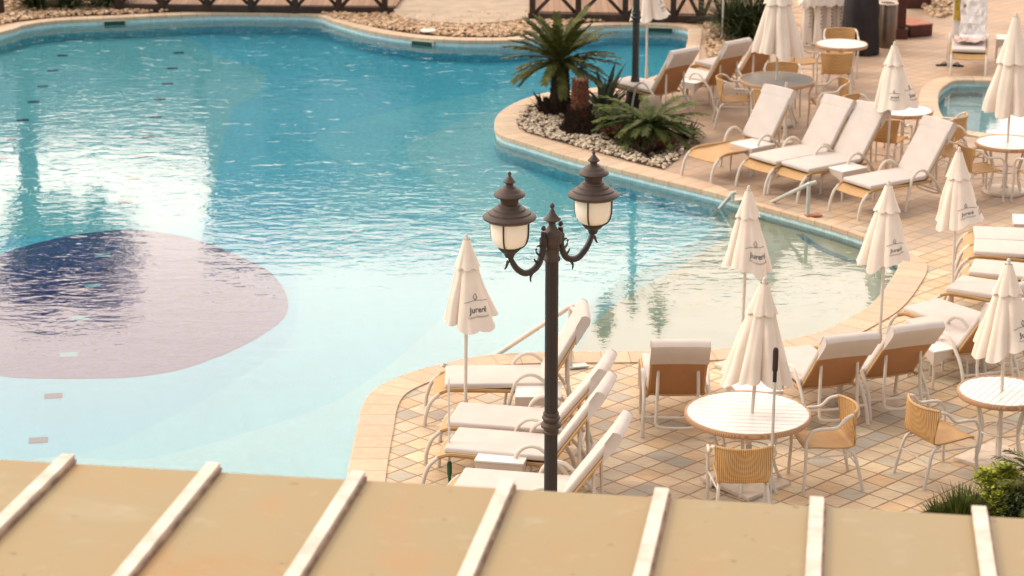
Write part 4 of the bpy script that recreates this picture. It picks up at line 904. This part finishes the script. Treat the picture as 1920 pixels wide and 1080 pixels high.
# ------------------------------------------------------------------ plants
def frond(b, origin, az, el, length, droop, nl=22, lw=0.018, ll=0.22, rnd=random):
    d = Vector((math.cos(az), math.sin(az), 0)); pts = []; cur = Vector(origin); a = el; n = 14
    for i in range(n + 1):
        pts.append(cur.copy()); cur = cur + (d * math.cos(a) + Vector((0, 0, 1)) * math.sin(a)) * length / n; a -= droop / n
    b.tube(pts, [0.010 * (1 - i / (n + 3)) for i in range(n + 1)], 4)
    side = Vector((-d.y, d.x, 0))
    for i in range(nl):
        f = 0.10 + 0.90 * i / nl; q = f * n; k = min(int(q), n - 1); p = pts[k].lerp(pts[k + 1], q - k); tg = (pts[k + 1] - pts[k]).normalized(); up = side.cross(tg).normalized()
        L1 = ll * (math.sin(math.pi * (0.10 + 0.80 * f)) ** 0.6) * rnd.uniform(0.85, 1.1)
        for s in (-1, 1):
            dirv = (side * s * 0.66 + tg * 0.85 - up * 0.0 + Vector((0, 0, rnd.uniform(-0.12, 0.22)))).normalized()
            wv = tg * lw
            mid = p + dirv * L1 * 0.55 + wv * 0.3; tip = p + dirv * L1 + Vector((0, 0, -0.03 * L1 * 4))
            b.add([p - wv * 0.5, p + wv * 0.5, mid + wv * 0.5, tip, mid - wv * 0.5], [(0, 1, 2, 3, 4)])
def crown(b, c, nf, length, el0, el1, droop, seed, ll=0.2, nl=22, az0=0, azr=6.283, lw=0.018):
    rnd = random.Random(seed)
    for i in range(nf):
        az = az0 + azr * (i + rnd.uniform(-0.3, 0.3)) / nf * 1.0 if azr < 6 else i * 2.39996 + rnd.uniform(-0.2, 0.2)
        f = i / nf; frond(b, c, az, el0 + (el1 - el0) * f + rnd.uniform(-0.1, 0.1), length * rnd.uniform(0.85, 1.1), droop * rnd.uniform(0.8, 1.2), nl, lw, ll, rnd)
def scaly_trunk(b, h, r0, r1, seed, lean=0):
    rnd = random.Random(seed); rows = int(h / 0.045); b.lathe([(r0, 0), (r0 * 0.9, h * 0.2), ((r0 + r1) / 2, h * 0.5), (r1, h * 0.95), (r1 * 0.5, h)], 20)
    for i in range(rows):
        z = h * i / rows; r = r0 + (r1 - r0) * i / rows
        for j in range(13):
            a = 2 * math.pi * (j + 0.5 * (i % 2)) / 13 + rnd.uniform(-0.1, 0.1); e = Vector((math.cos(a), math.sin(a), 0)); s = Vector((-e.y, e.x, 0)); c = e * r * 0.93 + Vector((0, 0, z)); k = rnd.uniform(0.8, 1.3)
            b.add([c - s * 0.028, c + s * 0.028, c + e * 0.035 * k + Vector((0, 0, 0.045 * k)), c + Vector((0, 0, 0.05))], [(0, 1, 2), (0, 2, 3), (1, 3, 2)])
# tall cycad: crown heart at (1050, 96)
base = P(1050, 213); t = thing('sago_palm', 'tall sago palm with dark trunk and spread crown on the pebble peninsula', 'palm', base)
ch = 0.90
b = MB(); scaly_trunk(b, ch, 0.17, 0.12, 3); b.build('trunk', 'trunk', t)
b = MB(); crown(b, (0, 0, ch - 0.02), 54, 0.95, -0.25, 1.25, 0.50, 5, 0.17, 36, lw=0.036); b.build('crown', 'frond', t)
b = MB(); rr = random.Random(8)
for i in range(170):
    a = rr.uniform(0, 6.28); e = Vector((math.cos(a), math.sin(a), 0)); r = rr.uniform(0.10, 0.34); c = e * r + Vector((0, 0, rr.uniform(0.0, 0.16))); b.add([c + Vector((0.04, 0, 0)), c - Vector((0.04, 0.01, 0)), c + e * 0.08 + Vector((0, 0, 0.11))], [(0, 1, 2)])
b.build('dead_leaf_bases', 'trunk', t)
base = P(1087, 250); t = thing('cut_palm_trunk', 'short reddish palm trunk without leaves beside the tall sago palm', 'palm trunk', base)
b = MB(); scaly_trunk(b, 0.88, 0.14, 0.12, 5); b.build('trunk', 'stump', t)
b = MB(); rr = random.Random(9)
for i in range(190):
    a = rr.uniform(0, 6.28); e = Vector((math.cos(a), math.sin(a), 0)); zf = rr.random() ** 1.5; r = 0.13 + rr.uniform(0.0, 0.16) * (1 - zf); c = e * r + Vector((0, 0, zf * 0.38)); b.add([c + Vector((0.05, 0, 0)), c - Vector((0.05, 0.01, 0)), c + e * 0.06 + Vector((0, 0, 0.12))], [(0, 1, 2)])
b.build('root_flare', 'trunk', t)
def blades(b, c, n, L0, L1, w, e0, e1, bend, seed, spread=0.05):
    rnd = random.Random(seed)
    for i in range(n):
        az = rnd.uniform(0, 6.283); a = rnd.uniform(e0, e1); Ln = rnd.uniform(L0, L1); d = Vector((math.cos(az), math.sin(az), 0)); s = Vector((-d.y, d.x, 0)); cur = Vector(c) + d * rnd.uniform(0, spread) ; k = 5; rows = []; bb = bend * rnd.uniform(0.5, 1.3)
        for j in range(k + 1):
            ww = w * (1 - (j / k) ** 1.6) * (0.7 + 0.6 * min(1, j / 2)) ; up = Vector((0, 0, 1)); rows.append((cur - s * ww / 2, cur + (up * math.cos(a) - d * math.sin(a)) * (-ww * 0.15), cur + s * ww / 2)); cur = cur + (d * math.cos(a) + up * math.sin(a)) * Ln / k; a -= bb / k
        vs = [p for r in rows for p in r]; fs = []
        for j in range(k): fs += [(3 * j, 3 * j + 1, 3 * j + 4, 3 * j + 3), (3 * j + 1, 3 * j + 2, 3 * j + 5, 3 * j + 4)]
        b.add(vs, fs)
p = P(1132, 215); t = thing('agave', 'grey green agave with broad pointed blades behind the cut trunk', 'agave', p); b = MB(); blades(b, (0, 0, 0.02), 24, 0.5, 0.95, 0.12, 0.4, 1.5, 0.5, 3); b.build('blades', 'agave', t)
p = P(1218, 268); t = thing('low_cycad', 'low spreading cycad with arching fronds at the right of the pebble bed', 'cycad', p); b = MB(); crown(b, (0, 0, 0.26), 60, 0.92, -0.15, 0.85, 0.9, 9, 0.15, 28, lw=0.030); b.build('crown', 'frond_low', t); b = MB(); scaly_trunk(b, 0.24, 0.12, 0.1, 7); b.build('trunk', 'trunk', t)
p = P(1150, 246); t = thing('low_cycad', 'smaller low cycad between the cut trunk and the large low cycad', 'cycad', p); b = MB(); crown(b, (0, 0, 0.18), 34, 0.5, -0.1, 0.9, 1.0, 19, 0.11, 22, lw=0.026); b.build('crown', 'frond_low', t); b = MB(); scaly_trunk(b, 0.2, 0.1, 0.08, 8); b.build('trunk', 'trunk', t)
p = P(1222, 226); t = thing('garden_boulder', 'pale rounded boulder behind the low cycad', 'boulder', p); b = MB(); vs0, fs0 = ico(); bm = bmesh.new(); bmesh.ops.create_icosphere(bm, subdivisions=3, radius=1); b.add([v.co * (1 + 0.18 * noise.noise(v.co * 1.6)) for v in bm.verts], [tuple(v.index for v in f.verts) for f in bm.faces]); bm.free(); b.v = [(x * 0.2, y * 0.18, z * 0.24 + 0.18) for x, y, z in b.v]; b.build('stone', 'landing', t)
for lb, (u, v), sd_ in [('red bromeliad in front of the low cycad', (1192, 278), 1), ('small red and green bromeliad at the right foot of the low cycad', (1288, 262), 2), ('dark red bromeliad beside the base of the cut trunk', (1150, 262), 3), ('bromeliad cluster left of the tall sago palm trunk', (1018, 205), 4), ('reddish bromeliad midway between cut trunk and low cycad', (1172, 268), 5), ('red bromeliad at the front right of the low cycad', (1245, 286), 6), ('brown bromeliad on the pebbles in front of the red ones', (1212, 292), 7), ('dark low plant in front of the agave', (1118, 238), 8), ('dark low plant between low cycad and agave', (1160, 248), 9)]:
    p = P(u, v); t = thing('bromeliad', lb, 'bromeliad', p); b = MB(); blades(b, (0, 0, 0.02), 60, 0.2, 0.36, 0.04, 0.2, 1.4, 0.7, sd_, 0.09); b.build('leaves', 'bromeliad' if sd_ not in (4, 8, 9, 7) else 'trunk', t)
def strappy(label, u, v, n, L0, L1, seed, spread, w=0.03, cat='shrub'):
    p = P(u, v); t = thing('spiky_shrub', label, cat, p); b = MB(); rnd = random.Random(seed)
    for k in range(9):
        c = (rnd.uniform(-spread, spread), rnd.uniform(-spread, spread) * 0.7, rnd.uniform(0.0, 0.35)); blades(b, c, n // 9, L0, L1, w, 0.1, 1.5, 1.0, seed + k, 0.06)
    b.build('leaves', 'bush', t); s = MB()
    for k in range(5): s.tube([(0, 0, 0), (rnd.uniform(-spread, spread) * 0.6, rnd.uniform(-0.2, 0.2), 0.35)], 0.02, 6)
    s.build('stem', 'trunk', t)
strappy('large spiky green shrub behind the distant loungers', 1402, 74, 900, 0.55, 1.05, 5, 0.42)
strappy('smaller spiky shrub in front of the large one, beside the bare pole', 1440, 78, 300, 0.25, 0.5, 6, 0.2)
strappy('strappy shrub at the far left of the far bank', 78, 17, 420, 0.35, 0.7, 7, 0.25); strappy('strappy shrub with arching leaves, middle of the far left bank', 135, 17, 420, 0.35, 0.7, 8, 0.25); strappy('strappy shrub beside the left end of the boardwalk railing', 200, 15, 420, 0.35, 0.7, 9, 0.22)
p = P(4, 30); t = thing('timber_post', 'dark timber post at the far left corner', 'post', p); MB().box((0, 0, 0.6), (0.10, 0.10, 1.2), bev=0.01).build('shaft', 'wood_dark', t); MB().lathe([(0.001, 0), (0.09, 0), (0.09, 0.03), (0.001, 0.03)], 16).build('base', 'wood_dark', t)
# bed at the lower right
gb = [P(u, v) for u, v in [(1700, 975), (1780, 940), (1850, 925), (1960, 900), (2100, 905), (2100, 1150), (1700, 1150)]]
structure(flat(gb, 0.010, 'planting_soil', 'soil'))
def leafy(b, c, rx, rz, n, s, seed):
    rnd = random.Random(seed)
    for i in range(n):
        d = Vector((rnd.gauss(0, 1), rnd.gauss(0, 1), rnd.gauss(0, 1))).normalized() * rnd.uniform(0.35, 1.0); p = Vector(c) + Vector((d.x * rx, d.y * rx, d.z * rz)); k = rnd.uniform(0.6, 1.3) * s
        for q in range(3):
            a = rnd.uniform(0, 6.28); e = Vector((math.cos(a), math.sin(a), rnd.uniform(0.0, 0.9))).normalized(); w = Vector((-e.y, e.x, rnd.uniform(-0.4, 0.4))).normalized(); b.add([p, p + e * k * 0.5 + w * k * 0.2, p + e * k, p + e * k * 0.5 - w * k * 0.2], [(0, 1, 2, 3)])
def plant_grass(lb, u, v, h0, h1, n, sd_, spread):
    p = P(u, v); t = thing('grass_tuft', lb, 'grass tuft', p); b = MB(); blades(b, (0, 0, 0), n, h0, h1, 0.012, 0.7, 1.6, 0.6, sd_, spread); b.build('blades', 'grass', t)
plant_grass('fine green grass tuft at the left end of the garden bed', 1762, 978, 0.12, 0.26, 260, 2, 0.10)
plant_grass('tall grass tuft beside the bright shrub', 1800, 990, 0.25, 0.46, 420, 3, 0.13); plant_grass('dark grass tuft close to the bright shrub', 1830, 985, 0.2, 0.42, 380, 4, 0.11)
p = P(1862, 985); t = thing('bright_shrub', 'bright yellow green leafy shrub near the right edge', 'shrub', p); b = MB()
for k, (x, y, z, r) in enumerate([(0, 0, 0.30, 0.13), (0.12, 0.05, 0.36, 0.12), (-0.06, 0.08, 0.40, 0.10), (0.02, -0.08, 0.17, 0.12), (0.18, -0.02, 0.22, 0.11), (0.08, 0.06, 0.46, 0.09)]): leafy(b, (x * 1.2, y * 1.2, z * 1.08), r * 1.15, r * 0.9, 130, 0.065, 20 + k)
b.build('leaves', 'bright', t); MB().tube([(0, 0, 0), (0.05, 0, 0.3)], 0.015).tube([(0, 0, 0.05), (-0.05, 0.05, 0.35)], 0.01).build('stem', 'trunk', t)
p = P(1960, 985); t = thing('garden_palm', 'palm whose dark fronds reach in from the right edge', 'palm', p); b = MB(); crown(b, (0, 0, 0.34), 22, 0.62, 0.0, 1.2, 0.9, 14, 0.16, 24); b.build('crown', 'frond', t); MB().tube([(0, 0, 0), (0, 0, 0.36)], 0.06).build('trunk', 'trunk', t)
p = P(1905, 1000); t = thing('dark_shrub', 'dark green shrub under the palm fronds at the right edge', 'shrub', p); b = MB(); leafy(b, (0, 0, 0.24), 0.2, 0.18, 420, 0.055, 33); b.build('leaves', 'bush', t); MB().tube([(0, 0, 0), (0, 0, 0.25)], 0.015).build('stem', 'trunk', t)

# ------------------------------------------------------------------ far right corner
p = P(1611, 100); t = thing('covered_heater', 'tall object under a dark brown cloth cover behind the far white table', 'covered equipment', p)
g = []; rnd = random.Random(4)
for i in range(16):
    z = 0.02 + 1.45 * i / 15; row = []
    for j in range(48):
        a = 2 * math.pi * j / 48; q = (abs(math.cos(a)) ** 4 + abs(math.sin(a)) ** 4) ** -0.25; r = (0.31 - 0.10 * max(0, z - 0.9) / 0.6) * min(q, 1.18); r += 0.028 * math.sin(9 * a + z * 1.5) * (1 - z / 1.9) + 0.03 * noise.noise(Vector((a * 2, z * 2, 0))); row.append(Vector((r * math.cos(a), r * math.sin(a), z)))
    g += row
MB().add(g + [Vector((0, 0, 1.53))], [(i * 48 + j, i * 48 + (j + 1) % 48, (i + 1) * 48 + (j + 1) % 48, (i + 1) * 48 + j) for i in range(15) for j in range(48)] + [(15 * 48 + j, 15 * 48 + (j + 1) % 48, 16 * 48) for j in range(48)]).build('cover', 'cover', t)
MB().tube([(math.cos(a) * 0.27, math.sin(a) * 0.27, 1.14) for a in [i * 0.35 for i in range(18)]], 0.01, closed=True).build('drawstring', 'cover', t)
p = P(1662, 88); t = thing('litter_bin', 'round metal litter bin with a pale rim next to the brown column', 'bin', p)
MB().lathe([(0.001, 0), (0.155, 0), (0.16, 0.03), (0.165, 0.78), (0.15, 0.80), (0.14, 0.74), (0.001, 0.72)], 32).build('body', 'bin', t); MB().tube([(math.cos(a) * 0.165, math.sin(a) * 0.165, 0.82) for a in [2 * math.pi * i / 32 for i in range(32)]], 0.02, closed=True).build('rim', 'alu', t)
p = P(1688, 72); t = thing('brown_column', 'dark red brown column rising out of frame beside the bin', 'column', p); MB().box((0, 0, 1.4), (0.16, 0.16, 2.8), bev=0.01).build('shaft', 'brown_post', t); MB().box((0, 0, 0.1), (0.24, 0.24, 0.2), bev=0.01).build('plinth', 'brown_post', t)
p = P(1716, 66); t = thing('tiled_step', 'low brown step with a reddish tiled top beside the column', 'step', p, R(24)); MB().box((0, 0.15, 0.11), (0.50, 0.7, 0.22), bev=0.01).build('block', 'brown_post', t); MB().box((0, 0.15, 0.233), (0.52, 0.72, 0.022), bev=0.005).build('tile_top', 'rust', t)
p = P(1722, 16); t = thing('brown_wall_panel', 'dark brown panel standing behind the tiled step', 'panel', p); MB().box((0, 0, 0.6), (0.5, 0.06, 1.2), bev=0.01).build('board', 'brown_post', t); MB().box((0, -0.035, 1.15), (0.5, 0.03, 0.06)).build('cap', 'brown_post', t)
# wrapped parasols standing in a bundle under a crumpled cloth
bp = P(1545, 84)
for k, (dx, dy, lb) in enumerate([(-0.32, 0.0, 'wrapped white parasol at the left end of the upright bundle'), (-0.11, -0.06, 'wrapped white parasol second from the left in the upright bundle'), (0.09, -0.02, 'wrapped white parasol third from the left in the upright bundle'), (0.27, 0.04, 'wrapped white parasol at the right end of the upright bundle')]):
    t = thing('wrapped_parasol', lb, 'parasol', (bp.x + dx, bp.y + dy, 0), 0, 'wrapped parasols in the upright bundle')
    vs = []; n = 24
    for i in range(9):
        z = 0.06 + 1.1 * i / 8
        for j in range(n): a = 2 * math.pi * j / n; r = (0.125 - 0.045 * i / 8) * (1 + 0.10 * math.sin(5 * a + k + z * 2)); vs.append((r * math.cos(a), r * math.sin(a), z))
    MB().add(vs, [(i * n + j, i * n + (j + 1) % n, (i + 1) * n + (j + 1) % n, (i + 1) * n + j) for i in range(8) for j in range(n)]).build('canopy', 'canopy', t)
    MB().tube([(0, 0, 0), (0, 0, 1.2)], 0.02).build('pole', 'pole_white', t)
    pr = MB(); rnd = random.Random(k)
    for i in range(9):
        z = 0.36 + 0.065 * i; r = 0.125 - 0.045 * (z - 0.06) / 1.1; w = rnd.choice((0.028, 0.036, 0.022)); pr.box((0.02, -r * 1.08, z), (w, 0.004, 0.012)); pr.box((0.02 + rnd.choice((-1, 1)) * w / 2, -r * 1.08, z + 0.014), (0.009, 0.004, 0.028))
    pr.build('printed_lettering', 'ink', t, smooth=False)
t = thing('crumpled_cloth', 'crumpled white cloth thrown over the bundle of wrapped parasols', 'cloth', (bp.x, bp.y, 0)); g = []
for i in range(30):
    row = []
    for j in range(14):
        x = -0.50 + 0.98 * i / 29; y = -0.22 + 0.42 * j / 13; e = max(abs(x) / 0.5, abs(y) / 0.22) ** 3; z = 1.16 - 0.40 * e + 0.10 * noise.noise(Vector((x * 9, y * 9, 1))) + 0.05 * noise.noise(Vector((x * 22, y * 22, 3))); row.append((x * 1.0, y, z))
    g.append(row)
MB().sheet(g, 0.012).build('cloth', 'canopy', t)
# towels on the far lounger
hd = e1.rotation_euler.z; base = e1.location
def drape(label, mat, x0, x1, y0, y1, bump, seed, lift=0.0):
    t = thing('beach_towel', label, 'towel', base, hd); g = []; ang = R(62)
    for i in range(30):
        row = []
        for j in range(20):
            s = x0 + (x1 - x0) * i / 29; y = y0 + (y1 - y0) * j / 19
            if s < 1.0: p = Vector((s, y, 0.475))
            else: p = Vector((1.0, y, 0.475)) + Vector((math.cos(ang), 0, math.sin(ang))) * (s - 1.0); p += Vector((-0.06, 0, 0.03))
            nn = Vector((0, 0, 1)) if s < 1.0 else Vector((-math.sin(ang), 0, math.cos(ang)))
            p += nn * (lift + bump * (0.5 + noise.noise(Vector((s * 7, y * 7, seed))) + 0.5 * noise.noise(Vector((s * 17, y * 17, seed))))); p.y += 0.03 * noise.noise(Vector((s * 5, 0, seed))); row.append(p)
        g.append(row)
    MB().sheet(g, 0.010).build('cloth', mat, t)
drape('large rumpled white towel over the back of the far lounger', 'towel_white', 0.55, 1.75, -0.30, 0.16, 0.06, 1, 0.02)
drape('yellow towel hanging over the left corner of the far lounger back', 'towel_yellow', 1.28, 1.84, 0.0, 0.27, 0.03, 5, 0.0)
drape('pinkish bundled cloth on the seat of the far lounger', 'towel_pink', 0.28, 0.66, -0.26, 0.26, 0.09, 8, 0.01)
drape('white cloth strip along the right side of the far lounger back', 'towel_white', 0.9, 1.86, -0.30, -0.05, 0.04, 12, 0.03)
for k, (u, v, a, lb) in enumerate([(1768, 123, 12, 'black flip flop lying left of the far lounger leg'), (1790, 124, -20, 'black flip flop beside the far lounger leg')]):
    p = P(u, v); t = thing('flip_flop', lb, 'flip flop', p, R(a), 'pair of black flip flops'); pts = [(0.14 * math.cos(q) + (0.02 if math.cos(q) > 0 else 0), (0.05 + 0.012 * math.cos(q)) * math.sin(q)) for q in [2 * math.pi * i / 24 for i in range(24)]]
    MB().prism(pts, 0.003, 0.025).build('sole', 'black', t); MB().tube(spline([(-0.02, -0.05, 0.02), (0.04, -0.02, 0.06), (0.09, 0, 0.03), (0.04, 0.02, 0.06), (-0.02, 0.05, 0.02)], 3), 0.007, 6).build('strap', 'black', t)

# ------------------------------------------------------------------ beyond the frame: what the water mirrors
t = thing('hotel_block', 'long shaded hotel block far behind the pool, mirrored in the water', 'building', (0, 0, 0))
X0, X1, Yb, Hb = -11.2, 13.5, 80.0, 14.3
MB().box(((X0 + X1) / 2, Yb + 6, Hb / 2), (X1 - X0, 12, Hb)).build('wall', 'facade', t, smooth=False)
MB().box(((X0 + X1) / 2, Yb + 6, Hb + 0.25), (X1 - X0 + 0.6, 12.6, 0.5)).build('roof_slab', 'facade', t, smooth=False)
k = 0
for fl in range(4):
    for i in range(5):
        x = X0 + 3 + i * 4.6; fr = MB().box((x, Yb - 0.03, 2.0 + fl * 3.2), (1.8, 0.1, 1.7)).build('window', 'plaque' if (i + fl) % 5 == 0 else 'facade', t, smooth=False)
        MB().box((x, Yb - 0.10, 2.0 + fl * 3.2), (1.6, 0.02, 1.5)).build('pane', 'window_glass', fr, smooth=False)
t = thing('low_pavilion', 'low dark pavilion left of the hotel block, mirrored in the water', 'building', (0, 0, 0)); MB().box((-19, 83, 5.5), (15, 6, 11.0)).box((-33, 84, 6.4), (26, 6, 12.8)).build('wall', 'facade', t, smooth=False); MB().box((-19, 83, 11.15), (15.6, 7, 0.3)).build('roof', 'facade', t, smooth=False)
def big_tree(label, x, y, h, r, seed):
    t = thing('round_tree', label, 'tree', (x, y, 0), 0, 'trees behind the far boardwalk'); b = MB(); rnd = random.Random(seed)
    for k in range(9): d = Vector((rnd.gauss(0, .5), rnd.gauss(0, .5), rnd.gauss(0, .35))); leafy(b, (d.x * r, d.y * r, h - r + d.z * r), r * 0.55, r * 0.45, 420, 0.45, seed * 10 + k)
    b.build('crown', 'tree', t); MB().tube([(0, 0, 0), (0.1, 0, h * 0.4), (0, 0.1, h - r)], [0.22, 0.16, 0.1]).build('trunk', 'trunk', t)
for i, (x, y, h, r) in enumerate([(-22, 60, 5.2, 2.2), (-16, 62, 5.6, 2.3), (-10.5, 60, 5.0, 2.1), (-6, 61, 5.4, 2.2), (-1.5, 60, 5.0, 2.2), (3, 62, 5.6, 2.4), (7.5, 60, 5.0, 2.2), (12, 61, 5.2, 2.2)]):
    big_tree(['low', 'bushy', 'rounded', 'spreading', 'squat', 'tall', 'dense', 'rightmost'][i] + ' dark tree behind the far boardwalk', x, y, h, r, i + 1)
t = thing('tall_palm', 'tall palm behind the far left bank, mirrored over the navy mosaic', 'palm', (-13.4, 60, 0)); MB().tube([(0, 0, 0), (0.1, 0, 5), (0, 0, 9.4)], [0.3, 0.26, 0.24]).build('trunk', 'trunk', t); b = MB(); crown(b, (0.9, 0, 9.6), 44, 2.4, -0.3, 1.2, 1.5, 77, 0.8, 26, lw=0.13); b.build('crown', 'tree', t)
